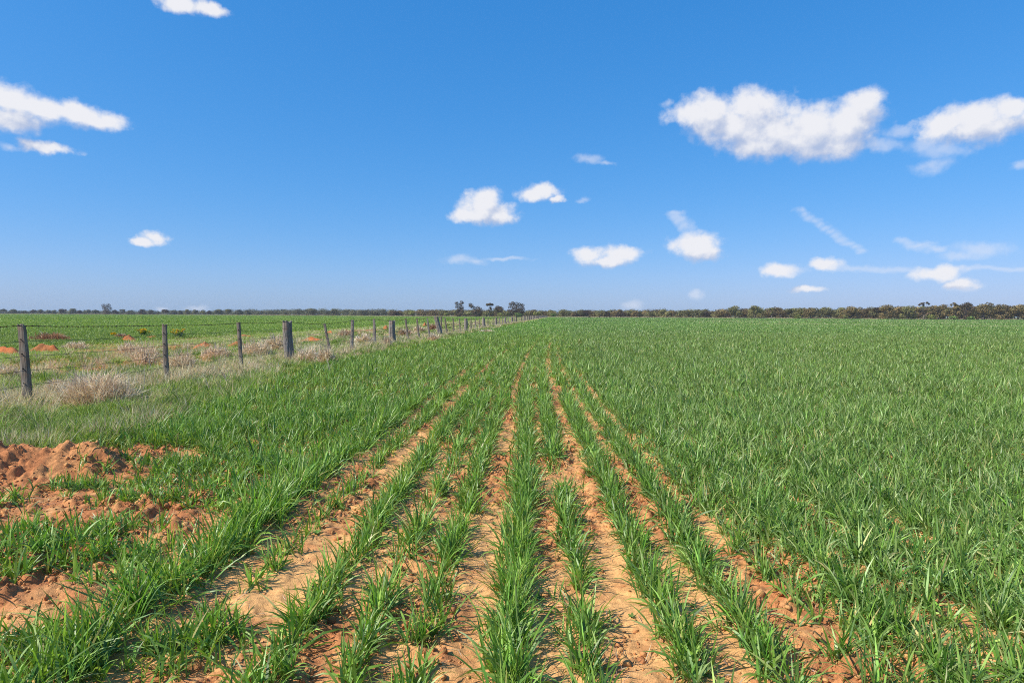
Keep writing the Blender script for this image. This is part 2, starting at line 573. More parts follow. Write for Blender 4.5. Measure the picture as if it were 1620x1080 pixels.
def far_field(pile, n, Y0, Y1, w, L, seg, side, cmul=1.0):
    Y = Y0 * (Y1 / Y0) ** rng.random(int(n))        # even in log distance
    if side > 0:
        lo = crop_left(Y); hi = .83 * Y + 3
    else:
        hi = np.full(len(Y), PADDOCK_X) + rng.normal(0, .5, len(Y)); lo = -.96 * Y - 3
    ok = hi > lo
    X = lo + (hi - lo) * rng.random(len(Y))
    ok &= Y < end_Y(X, Y) * .955
    X, Y = X[ok], Y[ok]; n = len(X)
    s = (Y / Y0)
    h = L * (.7 + .6 * rng.random(n))
    az = rng.random(n) * 2 * math.pi
    if side > 0:
        col = wheat_cols(X, Y, n)
        f = fbm(X * .02 + 3, Y * .05, 501, 3)
        dry = np.zeros(n)
        for bx, by, rx, ry in [(1215, 511, 8, 4), (1290, 514, 9, 3.5), (1365, 515, 4, 2), (1440, 516, 5, 2), (1560, 517, 6, 2.5), (1150, 508.5, 8, 6), (1480, 512, 12, 3), (1400, 508.5, 30, 6), (1590, 511, 12, 5)]:
            p = at_ground(bx, by)
            dry = np.maximum(dry, .8 * np.exp(-((X - p.x) / rx) ** 2 - ((Y - p.y) / ry) ** 2))
        isd = rng.random(n) < dry * (.4 + fbm(X * .4, Y * .1, 77, 2))
        col = np.where(isd[:, None], np.array((.50, .44, .26)), col)
        col = col * (0.8 + .4 * f)[:, None]
    else:
        col = mixcols(n, [(.18, .28, .045), (.24, .33, .06), (.13, .21, .035), (.34, .40, .12)], [4, 4, 2, 1.5], .15)
        col = col * (0.8 + .4 * fbm(X * .05, Y * .03, 71, 3))[:, None]
    B = np.stack([X, Y, ground_z(X, Y, False) - .01], -1)
    pile.add(blade_mesh(B, az, h, w * s ** .8 * (.7 + .6 * rng.random(n)), rng.uniform(.05, .7, n), rng.gamma(2.2, .3, n) + .2,
                        rng.normal(0, .8, n), col * cmul, seg, tipcol=np.array((.30, .33, .12))))


far_field(crop, 330000, 40, 110, .030, .25, 2, 1)
far_field(crop, 200000, 110, 440, .085, .27, 2, 1)
tag(crop.build('wheat_crop', M_WHEAT), 'young green wheat growing in drill rows over the whole paddock', 'crop', kind='stuff')
crop = None
pad = Pile()
far_field(pad, 200000, 21, 90, .020, .22, 2, -1)
far_field(pad, 120000, 90, 640, .07, .25, 2, -1)
tag(pad.build('pasture_crop', M_GRASS), 'bright green crop covering the neighbouring paddock beyond the fence', 'crop', kind='stuff')
pad = None

# ------------------------------------------------------------------ verge grass
grass = Pile(); straw = Pile()


def verge(n, Y0, Y1, w, seg, f=1.0):
    Y = Y0 * (Y1 / Y0) ** rng.random(int(n))
    hi = crop_left(Y) + .35 * rng.normal(0, .6, len(Y)); lo = np.maximum(PADDOCK_X - .5, -.97 * Y - 1.5)
    X = lo + (hi - lo) * rng.random(len(Y))
    a = fbm(X * .9, Y * .9, 61, 3); b = fbm(X * .35, Y * .12, 77, 3)
    lump = fbm(X * 1.6, Y * 1.6, 63, 2)
    gone = (b > .66) & (X < -9) & (rng.random(len(X)) < .75)
    edge = 5.5 + .8 * (fbm(X * 1.2, Y, 64, 2) - .2)
    ok = (hi > lo) & ~gone & (Y > edge) & (rng.random(len(X)) < .25 + 1.1 * lump)
    X, Y, a, lump = X[ok], Y[ok], a[ok], lump[ok]
    n = len(X)
    s = (Y / Y0) ** .7
    fence = np.exp(-((X - FENCE_X) / .8) ** 2)
    pd = np.clip(.10 + .36 * sstep(.48, .66, a) + .26 * fence + .12 * sstep(-9, -12, X), 0, .8)
    dry = rng.random(n) < pd
    az = rng.random(n) * 6.283
    B = np.stack([X, Y, ground_z(X, Y) - .01], -1)
    g = ~dry; ng = g.sum()
    col = mixcols(ng, [(.25, .38, .05), (.35, .46, .07), (.17, .27, .04), (.50, .52, .16)], [4, 4, 2, 2])
    grass.add(blade_mesh(B[g], az[g], (.04 + .20 * np.clip(lump[g] - .15, 0, 1) ** 1.2 + .03 * fence[g]) * (.6 + .8 * rng.random(ng)) * f, w * s[g] * (.7 + .6 * rng.random(ng)),
                         rng.uniform(.05, .8, ng), rng.gamma(2.2, .3, ng), rng.normal(0, .9, ng), col, seg, tipcol=np.array((.36, .36, .14))))
    d = dry; nd = d.sum()
    col = mixcols(nd, [(.68, .56, .33), (.56, .44, .26), (.80, .71, .47), (.42, .30, .17)], [4, 3, 3, 1.5])
    straw.add(blade_mesh(B[d], az[d], (.07 + .12 * lump[d] + .15 * fence[d]) * (.4 + 1.2 * rng.random(nd) ** 1.5) * f, w * .62 * s[d] * (.7 + .6 * rng.random(nd)),
                         rng.uniform(.05, 1.2, nd), rng.gamma(1.5, .25, nd), rng.normal(0, .9, nd), col, seg))


verge(250000, 5.1, 14, .0055, 3)
verge(240000, 14, 45, .0085, 2)
verge(90000, 45, 440, .025, 2, 1.15)

# tussocks that break up the verge
n = 2300
Y = 5.4 * (120 / 5.4) ** rng.random(n)
hi = crop_left(Y) + .1; lo = np.maximum(-16.0, -.97 * Y - 1)
X = lo + (hi - lo) * rng.random(n) ** .8
ok = (hi > lo) & (np.hypot(X - FENCE_X - .45, Y - 8.9) > .85); X, Y = X[ok], Y[ok]; n = len(X)
tall = rng.uniform(.5, 1.25, n); isdry = rng.random(n) < .16 + .38 * np.exp(-((X - FENCE_X) / 1.0) ** 2) + .15 * (X < -9)
per = 60
for flag, pile, pal, wts, ww, LL in ((False, grass, [(.14, .25, .035), (.22, .34, .05), (.10, .18, .03), (.34, .42, .10)], [4, 3, 3, 1], .0055, .245),
                                     (True, straw, [(.70, .58, .38), (.82, .73, .50), (.54, .41, .27), (.42, .31, .17)], [4, 3, 2, 1], .0036, .32)):
    q = isdry == flag; m = int(q.sum()); k = m * per
    rad_ = np.repeat(rng.uniform(.05, .16, m), per); cx_ = np.repeat(X[q], per); cy_ = np.repeat(Y[q], per); th_ = np.repeat(tall[q], per)
    a_ = rng.random(k) * 6.283; r_n = np.sqrt(rng.random(k)) * rad_
    bx_ = cx_ + np.cos(a_) * r_n; by_ = cy_ + np.sin(a_) * r_n
    B = np.stack([bx_, by_, ground_z(bx_, by_) - .01], -1)
    lodw = np.maximum(1, (cy_ / 9) ** .75)
    cc = mixcols(k, pal, wts) * np.repeat(rng.uniform(.7, 1.25, m), per)[:, None]
    pile.add(blade_mesh(B, a_ + rng.normal(0, .7, k), LL * th_ * (.4 + .8 * rng.random(k)), ww * lodw * (.7 + .6 * rng.random(k)),
                        .1 + .8 * r_n / rad_ * rng.random(k), rng.gamma(2, .35 if not flag else .18, k), rng.normal(0, .9, k), cc, 3, tipcol=np.array((.42, .38, .18))))

# dry grass at the far end of both paddocks, under the trees
n = 60000
pxs = rng.uniform(-140, 1760, n)
Xr = (pxs - 885) / 990
Ye = np.interp(pxs, [-700, 0, 400, 700, 880, 1100, 1400, 1620, 2300], [690, 650, 600, 450, 430, 400, 340, 330, 320]) * rng.uniform(.955, 1.03, n)
B = np.stack([Xr * Ye, Ye, np.zeros(n) - .02], -1)
straw.add(blade_mesh(B, rng.random(n) * 6.283, rng.uniform(.25, .8, n), rng.uniform(.1, .35, n), rng.uniform(.1, .9, n), rng.gamma(2, .2, n), rng.normal(0, .8, n),
                     mixcols(n, [(.50, .41, .26), (.40, .31, .19), (.30, .28, .12)], [4, 3, 1]), 2))
# dead stalk litter on the bare soil
n = 26000
X = rng.uniform(-5, 4.5, n); Y = 1.5 + 7 * rng.random(n) ** 1.2
clump = fbm(X * 2.2, Y * 2.2, 601, 3)
ok = rng.random(n) < sstep(.36, .68, clump); X, Y = X[ok], Y[ok]; n = len(X)
B = np.stack([X, Y, ground_z(X, Y) + .004 + .008 * rng.random(n)], -1)
straw.add(blade_mesh(B, rng.random(n) * 6.283, rng.uniform(.03, .13, n), rng.uniform(.0015, .004, n), rng.uniform(1.35, 1.6, n), rng.normal(0, .15, n),
                     rng.normal(0, .5, n), mixcols(n, [(.45, .34, .21), (.30, .19, .11), (.58, .48, .33)], [4, 3, 2]), 2))
tag(grass.build('verge_grass', M_GRASS), 'short green grass along both sides of the fence', 'grass', kind='stuff')
tag(straw.build('dry_grass', M_STRAW), 'pale dry grass and straw along the fence and the paddock ends', 'dry grass', kind='stuff')
grass = straw = None

# soil clods
ico = [(0, 0, 1), (.89, 0, .45), (.28, .85, .45), (-.72, .53, .45), (-.72, -.53, .45), (.28, -.85, .45),
       (.72, .53, -.45), (-.28, .85, -.45), (-.89, 0, -.45), (-.28, -.85, -.45), (.72, -.53, -.45), (0, 0, -1)]
icf = [(0, 1, 2), (0, 2, 3), (0, 3, 4), (0, 4, 5), (0, 5, 1), (1, 6, 2), (2, 7, 3), (3, 8, 4), (4, 9, 5), (5, 10, 1),
       (6, 7, 2), (7, 8, 3), (8, 9, 4), (9, 10, 5), (10, 6, 1), (6, 11, 7), (7, 11, 8), (8, 11, 9), (9, 11, 10), (10, 11, 6)]
ico = np.array(ico); icf = np.array(icf)
n = 75000
X = rng.uniform(-5.4, 5, n); Y = 1.4 + 7.5 * rng.random(n) ** 1.2
rg = fbm(X * 1.7, Y * 1.2, 21, 3); mnd = near_mound(X, Y)
ok = rng.random(n) < np.clip(.12 + 1.4 * sstep(.42, .66, rg) + mnd * 8, 0, 1); X, Y, mnd = X[ok], Y[ok], mnd[ok]; n = len(X)
s = np.clip(rng.lognormal(-5.1, .6, n), .003, .024) * (1 - .3 * np.clip(mnd * 5, 0, 1))
sc_ = rng.uniform(.5, 1.4, (n, 1, 3)) * s[:, None, None]
V = ico[None] * sc_ * rng.uniform(.5, 1.35, (n, 12, 1)) + rng.normal(0, .12, (n, 12, 3)) * s[:, None, None]
V = V + np.stack([X, Y, ground_z(X, Y) + s * .15], -1)[:, None]
Fc = (np.arange(n)[:, None, None] * 12 + icf[None]).reshape(-1)
cc = lerp(np.broadcast_to(SOIL_L * .92, (n, 3)), SOIL_D, rng.random(n))
clods = mesh_np('soil_clods', V.reshape(-1, 3), Fc, np.full(n * 20, 3), M_SOIL, cols=np.repeat(cc, 12, 0), smooth=False)
tag(clods, 'small crumbled clods of red soil on the bare ground', 'soil', kind='stuff')

# small round-leaved weeds between rows
wd = Pile()
n = 260
X = rng.uniform(-4, 3.5, n); Y = 1.6 + 6 * rng.random(n)
per = 7
az = (np.repeat(rng.random(n) * 6.28, per) + np.tile(np.arange(per) * 6.283 / per, n)) + rng.normal(0, .2, n * per)
sz = np.repeat(rng.uniform(.018, .042, n), per) * rng.uniform(.7, 1.2, n * per)
XX = np.repeat(X, per); YY = np.repeat(Y, per)
B = np.stack([XX, YY, ground_z(XX, YY) + .006], -1)
wd.add(blade_mesh(B, az, sz, sz * .5, rng.uniform(.8, 1.3, n * per), rng.uniform(.1, .5, n * per), rng.normal(0, .2, n * per),
                  mixcols(n * per, [(.12, .22, .04), (.20, .29, .08), (.09, .16, .04)], [4, 3, 2]), 4))
tag(wd.build('seedling_weeds', M_GRASS), 'low broad-leaved weed seedlings between the wheat rows', 'weeds', kind='stuff')

# ------------------------------------------------------------------ dirt mounds beyond the fence


def mound(px, py, wpx, hpx, label, seed):
    c = at_ground(px, py); sc = c.y / F
    rx = wpx * sc / 2; h = hpx * sc
    nseg, nr = 46, 16
    V = []; Fc = []
    for r in range(nr + 1):
        for k in range(nseg):
            a = 2 * math.pi * k / nseg; q = r / nr
            rr = rx * q * (1 + .25 * math.sin(2 * a + seed) + .12 * math.sin(5 * a + seed * 2))
            V.append((rr * math.cos(a), rr * math.sin(a) * .62, 0))
    V = np.array(V)
    q = np.repeat(np.arange(nr + 1) / nr, nseg)
    nz = fbm((V[:, 0] + seed * 9) * 3.2, V[:, 1] * 3.2, 700, 4, .6)
    V[:, 2] = h * (1 - q ** 1.6) * (.35 + 1.3 * nz) * (.55 + .9 * fbm(V[:, 0] * 1.3 + seed * 4, V[:, 1] * 2, 801, 2)) - .03 * q * 2 + .02
    Q = []
    for r in range(nr):
        for k in range(nseg):
            Q += [r * nseg + k, (r + 1) * nseg + k, (r + 1) * nseg + (k + 1) % nseg, r * nseg + (k + 1) % nseg]
    cc = lerp(np.broadcast_to(SOIL_R * 1.1, (len(V), 3)), SOIL_D * .8, sstep(.4, .65, fbm(V[:, 0] * 2 + seed, V[:, 1] * 2, 9, 3)))
    o = mesh_np('dirt_mound', V, Q, np.full(len(Q) // 4, 4), M_SOIL, cols=cc, smooth=False)
    o.location = (c.x, c.y, 0)
    tag(o, label, 'mound', 'mounds of red dirt beyond the fence')


mound(72, 556, 44, 12, 'red dirt mound below the brown tumbleweed near the first fence post', 1)
mound(10, 559, 52, 10, 'flat red dirt mound at the left edge of the photo', 2)
mound(205, 540, 34, 9, 'bright red dirt mound left of the second fence post', 3)
mound(240, 536, 36, 5, 'low red dirt ridge touching the second fence post', 4)
mound(325, 551, 50, 7, 'long low red dirt bank between second and third fence posts', 5)
mound(375, 548, 40, 7, 'red dirt bank right behind the third fence post', 6)
mound(385, 533, 30, 4, 'small red dirt rise above the bank by the third fence post', 7)
mound(497, 540, 38, 9, 'orange dirt mound between the thick stump post and the leaning post', 8)
mound(522, 528, 12, 4, 'tiny orange dirt heap behind the tilted thin post', 9)
mound(610, 521, 12, 5, 'orange dirt heap just left of the second thick post', 10)
mound(672, 516, 12, 5, 'small orange dirt heap left of the leaning thick post', 11)

# ------------------------------------------------------------------ dry weeds, thistles, flowering plants


def dry_weed(px, py, wpx, hpx, label, cols, seed, n=900, flat=.5, group='dead weeds along the fence', at=None):
    r_ = np.random.default_rng(seed)
    c = at_ground(px, py); sc = c.y / F
    rx = wpx * sc / 2; h = hpx * sc
    u = r_.normal(0, 1, (n, 3)); u /= np.linalg.norm(u, axis=1)[:, None]; u[:, 2] = np.abs(u[:, 2])
    rad = r_.random(n) ** .5
    lob = .75 + .5 * vnoise(np.arctan2(u[:, 1], u[:, 0]) * 2 + seed, u[:, 2] * 3, seed)
    B = u * rad[:, None] * lob[:, None] * np.array((rx, rx * .7, h * .85))
    B[:, 2] = np.maximum(B[:, 2] * .9, .0)
    az = np.arctan2(u[:, 1], u[:, 0]) + r_.normal(0, 1.1, n)
    L_ = r_.uniform(.14, .55, n) * h + .05 * h
    keepn = int(n * .72); B = B[:keepn]; az = az[:keepn]; L_ = L_[:keepn]; n = keepn
    cc = np.array(cols)[r_.integers(0, len(cols), n)] * r_.normal(1, .18, (n, 1)).clip(.5, 1.5)
    w = r_.uniform(.6, 1.4, n) * max(.004, sc * .75)
    V, Fc, C = blade_mesh(B, az, L_, w, r_.uniform(.1, 1.3, n), r_.normal(.1, .4, n), r_.normal(0, .8, n), cc, 2)
    st = empty('dry_weed', (c.x, c.y, 0))
    mesh_np('dry_foliage', V, Fc, np.full(len(Fc) // 3, 3), M_STRAW, parent=st, cols=C.clip(0, 1))
    mb = MB()
    for q in range(16):
        a = r_.random() * 6.28; tl = r_.uniform(.3, .9)
        e = Vector((math.cos(a) * rx * tl, math.sin(a) * rx * .6 * tl, h * r_.uniform(.6, 1.25)))
        m_ = e * .5 + Vector((r_.normal() * .05, r_.normal() * .05, h * .12))
        mb.tube([(0, 0, -.02), m_, e], [max(.006, sc * .5), max(.004, sc * .35), max(.002, sc * .2)], 4)
    mb.build('stem', M_STALK, st)
    tag(st, label, 'dead weed', group)
    return st


M_STALK = plain('dead_stem', (.42, .35, .27), .85, 0, .25)
PALE = [(.80, .64, .47), (.90, .78, .58), (.66, .49, .36), (.52, .42, .24)]
BROWN = [(.40, .22, .13), (.48, .29, .18), (.30, .16, .09)]
dry_weed(80, 541, 62, 16, 'rounded reddish brown tumbleweed behind the first fence post', BROWN, 11, 2600)
dry_weed(193, 536, 26, 9, 'small brown tumbleweed beside the bright red mound', BROWN, 12, 900)
dry_weed(120, 552, 40, 14, 'pinkish dead weed right of the tumbleweed, leaning stalks', PALE, 13, 900)
dry_weed(152, 640, 122, 56, 'largest pale tangle of dead weed, between first and second fence posts', PALE, 14, 5200)
dry_weed(92, 622, 50, 26, 'pale dead weed touching the foot of the first fence post', PALE, 15, 1600)
dry_weed(205, 560, 40, 22, 'thin dead weed standing above the big pale tangle', PALE, 16, 800)
dry_weed(232, 580, 44, 40, 'tall branching dead weed left of the second fence post', PALE, 17, 900)
dry_weed(12, 600, 44, 26, 'dead weed clump at the left edge beyond the first post', PALE, 18, 1300)
dry_weed(286, 590, 54, 38, 'spreading dead weed just right of the second fence post', PALE, 19, 1600)
dry_weed(343, 568, 52, 24, 'pinkish dead weed midway between second and third fence posts', PALE, 20, 1300)
dry_weed(405, 565, 50, 28, 'dead weed between the third post and the thick stump post', PALE, 21, 1500)
dry_weed(437, 556, 34, 26, 'upright dead stalks leaning beside the thick stump post', PALE, 22, 1100)
dry_weed(487, 574, 50, 24, 'pale dead weed right of the thick stump post', PALE, 23, 1500)
dry_weed(516, 578, 24, 30, 'straw coloured clump round the foot of the leaning post', PALE, 24, 1300)
dry_weed(545, 533, 24, 12, 'reddish dead weed behind the fence left of the pale thin post', BROWN + PALE, 25, 800)
dry_weed(575, 545, 36, 18, 'dead weed between the two thin posts past the leaning one', PALE, 26, 1100)
dry_weed(612, 548, 16, 16, 'pinkish dry tuft against the left side of the second thick post', PALE, 27, 800)
dry_weed(640, 533, 24, 14, 'brown and green dead weed right of the second thick post', BROWN + PALE + [(.12, .16, .05)], 28, 900)
dry_weed(664, 526, 18, 10, 'brown dead weed further along behind the thin posts', BROWN + PALE, 29, 700)
dry_weed(686, 541, 20, 13, 'straw coloured clump at the foot of the leaning thick post', PALE, 30, 900)
dry_weed(686, 522, 16, 10, 'dark brown dead weed behind the leaning thick post', BROWN, 31, 700)
dry_weed(770, 527, 26, 6, 'pale dry tuft where the fence line narrows into the distance', PALE, 32, 700)


def stalk_plant(px, py, hpx, lean, label, seed):
    r_ = random.Random(seed)
    c = at_ground(px, py); sc = c.y / F; h = hpx * sc
    mb = MB()
    w = max(.004, sc * .55)
    tip = Vector((lean * h, r_.uniform(-.1, .1) * h, h))
    mid = tip * .5 + Vector((r_.uniform(-.04, .04), 0, .03))
    mb.tube([(0, 0, -.03), mid, tip], [w, w * .8, w * .35], 5)
    for k in range(6):
        t = .35 + .1 * k
        b = tip * t
        a = r_.random() * 6.28
        mb.tube([b, b + Vector((math.cos(a), math.sin(a), 1.1)) * h * .13, b + Vector((math.cos(a), math.sin(a), 1.6)) * h * .17], [w * .5, w * .35, w * .2], 4)
    o = mb.build('dry_stalk', M_STALK)
    o.location = (c.x, c.y, 0)
    tag(o, label, 'dry stalk', 'bare dry stalks in the grass')


for i, (a, b, c_, d_, l_) in enumerate([
    (20, 650, 52, -.35, 'bare dry stalk left of the first fence post, tilted left'),
    (105, 640, 60, .4, 'bare dry stalk leaning right, just past the first fence post'),
    (183, 655, 34, .5, 'short bare stalk below the big pale weed tangle'),
    (222, 640, 66, .12, 'tall pale stalk standing left of the second fence post'),
    (240, 590, 42, -.15, 'branched grey stalk close to the second fence post'),
    (292, 668, 40, .1, 'bare stalk in the green grass right of the second fence post'),
    (333, 620, 30, -.5, 'thin stalk tilted left between second and third fence posts'),
    (362, 612, 26, -.4, 'short thin stalk in the lush grass near the third post'),
    (526, 596, 30, -.3, 'pale forked stalk beside the foot of the leaning post')]):
    stalk_plant(a, b, c_, d_, l_, 50 + i)


def flower_plant(px, py, wpx, hpx, label, seed):
    r_ = np.random.default_rng(seed)
    c = at_ground(px, py); sc = c.y / F; rx = wpx * sc / 2; h = hpx * sc
    root = empty('flowering_plant', (c.x, c.y, 0))
    n = 420
    B = np.stack([r_.normal(0, rx * .5, n), r_.normal(0, rx * .4, n), r_.uniform(0, .6, n) * h], -1)
    cc = np.array([(.09, .20, .03), (.15, .26, .05)])[r_.integers(0, 2, n)] * r_.normal(1, .2, (n, 1))
    V, Fc, C = blade_mesh(B, r_.random(n) * 6.28, r_.uniform(.1, .25, n) * h, np.full(n, sc * .8), r_.uniform(.1, 1.2, n), r_.uniform(0, .8, n), r_.normal(0, .6, n), cc, 2)
    mesh_np('foliage', V, Fc, np.full(len(Fc) // 3, 3), M_GRASS, parent=root, cols=C.clip(0, 1))
    st = MB(); fl = MB()
    for k in range(14):
        x_, y_ = r_.normal(0, rx * .55), r_.normal(0, rx * .4); z_ = h * r_.uniform(.65, 1.05)
        st.tube([(x_ * .4, y_ * .4, 0), (x_, y_, z_)], [sc * .4, sc * .25], 4)
        for q in range(7):
            ctr = Vector((x_ + r_.normal(0, sc * 1.3), y_ + r_.normal(0, sc * 1.3), z_ - abs(r_.normal(0, sc * 1.6))))
            a0 = r_.random() * 6.28
            for s in range(4):       # four petals
                a = a0 + s * 1.571; u = Vector((math.cos(a), math.sin(a), .7)) * sc * 1.5; w_ = Vector((-math.sin(a), math.cos(a), 0)) * sc * .8
                b = len(fl.v)
                fl.v += [tuple(ctr), tuple(ctr + u * .6 - w_), tuple(ctr + u * 1.1), tuple(ctr + u * .6 + w_)]
                fl.f.append((b, b + 1, b + 2, b + 3)); fl.m.append(0)
    st.build('stem', M_STALK, root); fl.build('blossom', M_PETAL, root)
    tag(root, label, 'flowering plant', 'yellow flowering weeds beyond the fence')


flower_plant(282, 535, 22, 15, 'fullest yellow flowering weed, right of the second fence post', 61)
flower_plant(227, 533, 14, 13, 'slim yellow flowering weed left of the second fence post', 62)
flower_plant(181, 533, 10, 7, 'smallest yellow flowering weed, above the bright red mound', 63)

# ------------------------------------------------------------------ fence
fence = empty('fence', (FENCE_X, at_ground(45, 642).y, 0))
fx, fy = fence.location.x, fence.location.y
tag(fence, 'old timber post fence with rusty barbed wire on top, running to the horizon', 'fence')


def fence_Y(px):                # distance at which the fence line crosses a photo column
    lo, hi = 2.0, 3000.0
    for _ in range(60):
        m = math.sqrt(lo * hi)
        v = cam.matrix_world.inverted() @ Vector((FENCE_X, m, .3))
        q = 810 + F * v.x / -v.z
        if q < px: lo = m
        else: hi = m
    return lo


def post(px, top_px, rad, style, lean=(0, 0), seed=0, pale=False, Y=None, hgt=None, label=None):
    r_ = random.Random(seed + 900)
    Y = fence_Y(px) if Y is None else Y
    if hgt is None:
        v = ray(px, top_px); hgt = H + v.z * Y
    hgt = max(1.05, min(1.5, hgt))
    thick = style == 'round'
    n = 28 if thick else 12
    if Y > 60: n = 10
    nr = 14 if Y < 60 else 4
    V = []; Fc = []
    ph = [r_.random() * 6.28 for _ in range(6)]
    groove = [r_.random() < .16 for _ in range(n)]
    for i in range(nr + 1):
        t = i / nr; z = -.15 + (hgt + .15) * t
        for k in range(n):
            a = 2 * math.pi * k / n
            if thick:
                rr = rad * (1.08 - .12 * t) * (1 + .05 * math.sin(3 * a + ph[0]) + .04 * math.sin(5 * a + ph[1] + t * 2) + r_.uniform(-.025, .025))
                if groove[k]: rr *= .88
                X_, Y_ = rr * math.cos(a), rr * math.sin(a)
            else:
                # split post: roughly rectangular section, uneven faces
                cx, cy = math.cos(a), math.sin(a)
                q = 1 / max(abs(cx), abs(cy) * 1.35)
                rr = rad * min(q, 1.28) * (1.1 - .22 * t) * (1 + .06 * math.sin(2 * a + t * 4 + ph[2]) + r_.uniform(-.045, .045))
                X_, Y_ = rr * cx, rr * cy
            wob = rad * .16 * math.sin(t * 4 + ph[3])
            zt = z
            if i == nr: zt += r_.uniform(-.035, .02) * (2 if thick and n > 12 else 1)
            V.append((X_ + wob + lean[0] * z, Y_ + lean[1] * z, zt))
    for i in range(nr):
        for k in range(n):
            Fc.append((i * n + k, i * n + (k + 1) % n, (i + 1) * n + (k + 1) % n, (i + 1) * n + k))
    mb = MB(); mb.add(V, Fc)
    c = Vector((sum(v[0] for v in V[-n:]) / n, sum(v[1] for v in V[-n:]) / n, hgt - .03))
    b = len(mb.v); mb.v.append(tuple(c))
    for k in range(n): mb.f.append((nr * n + k, nr * n + (k + 1) % n, b)); mb.m.append(0)
    o = mb.build('post', M_POST_PALE if pale else M_POST, fence, smooth=False)
    o.location = (0, Y - fy, 0)
    if label: o['label'] = label
    if Y < 24 and not thick:      # near-black plugs painting in the shade of drilled wire holes on the face towards the crop
        for hz in (1.0, .78, .56, .34):
            if hz < hgt - .08:
                hb = MB(); t = (hz + .15) / (hgt + .15)
                vv = Vector((-FENCE_X, -Y, H - hz)).normalized()
                base = Vector((lean[0] * hz + rad * .16 * math.sin(t * 4 + ph[3]), lean[1] * hz, hz))
                e = base + Vector((0, -1, 0)) * rad * (1.1 - .22 * t) * .60
                hb.tube([e, e + Vector((0, -.022, 0))], [.009, .009], 8)
                ho = hb.build('wire_hole_shade', M_HOLE_SHADE, o)
    return Y, hgt, lean


posts = []
# lean x per metre of height
spec = [
    (45, 513, .052, 'thin', (-.075, 0), False, 'nearest thin grey post tilted to the left, with a rusty top'),
    (264, 513, .043, 'thin', (-.03, 0), False, 'slim upright post, second from the left'),
    (381, 510, .044, 'thin', (-.035, 0), False, None),
    (456, 508, .135, 'round', (-.01, 0), True, 'first thick weathered stump post with deep cracks'),
    (523, 512, .044, 'thin', (-.20, 0), False, 'thin dark post leaning strongly to the left'),
    (557, 506, .055, 'thin', (.01, 0), True, None),
    (593, 504.5, .052, 'thin', (-.02, 0), True, None),
    (621, 507, .150, 'round', (0, 0), True, 'second thick round post with grey bark'),
    (645, 504, .055, 'thin', (-.09, 0), False, None),
    (663, 504, .05, 'thin', (-.10, 0), False, None),
    (680, 503, .05, 'thin', (-.14, 0), True, None),
    (696, 501, .155, 'round', (-.19, 0), True, 'thick round post leaning to the left'),
    (698.5, 501, .06, 'thin', (-.02, 0), False, None),
    (707, 503, .055, 'thin', (-.12, 0), False, None), (718, 503.5, .05, 'thin', (-.06, 0), False, None),
    (728, 503.5, .05, 'thin', (-.06, 0), False, None), (737, 503.5, .15, 'round', (-.02, 0), True, None),
    (745, 504, .05, 'thin', (0, 0), False, None), (752, 504, .05, 'thin', (.03, 0), True, None),
    (759, 504, .05, 'thin', (0, 0), False, None), (765.5, 502.4, .16, 'round', (-.01, 0), True, None),
    (772, 503.5, .05, 'thin', (0, 0), False, None), (780, 503.5, .05, 'thin', (0, 0), False, None),
    (784.5, 503.6, .16, 'round', (0, 0), True, None), (790, 503.5, .06, 'thin', (0, 0), True, None),
    (795, 503, .06, 'thin', (0, 0), True, None), (799.5, 502, .17, 'round', (0, 0), True, None),
    (804, 502, .07, 'thin', (0, 0), True, None), (810, 502, .18, 'round', (0, 0), True, None),
    (814, 502, .07, 'thin', (0, 0), True, None), (817, 502.5, .17, 'round', (-.05, 0), False, None),
    (821, 502, .08, 'thin', (0, 0), True, None), (825, 502, .18, 'round', (0, 0), False, None)]
for i, (px, ty, rad, st, ln, pale, lb) in enumerate(spec):
    posts.append(post(px, ty, rad, st, ln, i, pale, label=lb))
Yl = posts[-1][0]; i = 0
while Yl < 415:
    i += 1; Yl += random.uniform(5.2, 6.8)
    posts.append(post(0, 0, .17 if i % 2 == 0 else .085, 'round' if i % 2 == 0 else 'thin', (random.uniform(-.04, .04), 0), 100 + i, i % 3 != 0, Y=Yl, hgt=1.22 + random.uniform(-.04, .08)))
posts.insert(0, post(0, 0, .06, 'thin', (.02, 0), 301, False, Y=6.0, hgt=1.2))
posts.insert(0, post(0, 0, .06, 'thin', (-.02, 0), 302, False, Y=2.6, hgt=1.22))

wire_posts = [q for q in posts if q[0] < 150] + [q for q in posts if q[0] >= 150][::3]
pts_top = []


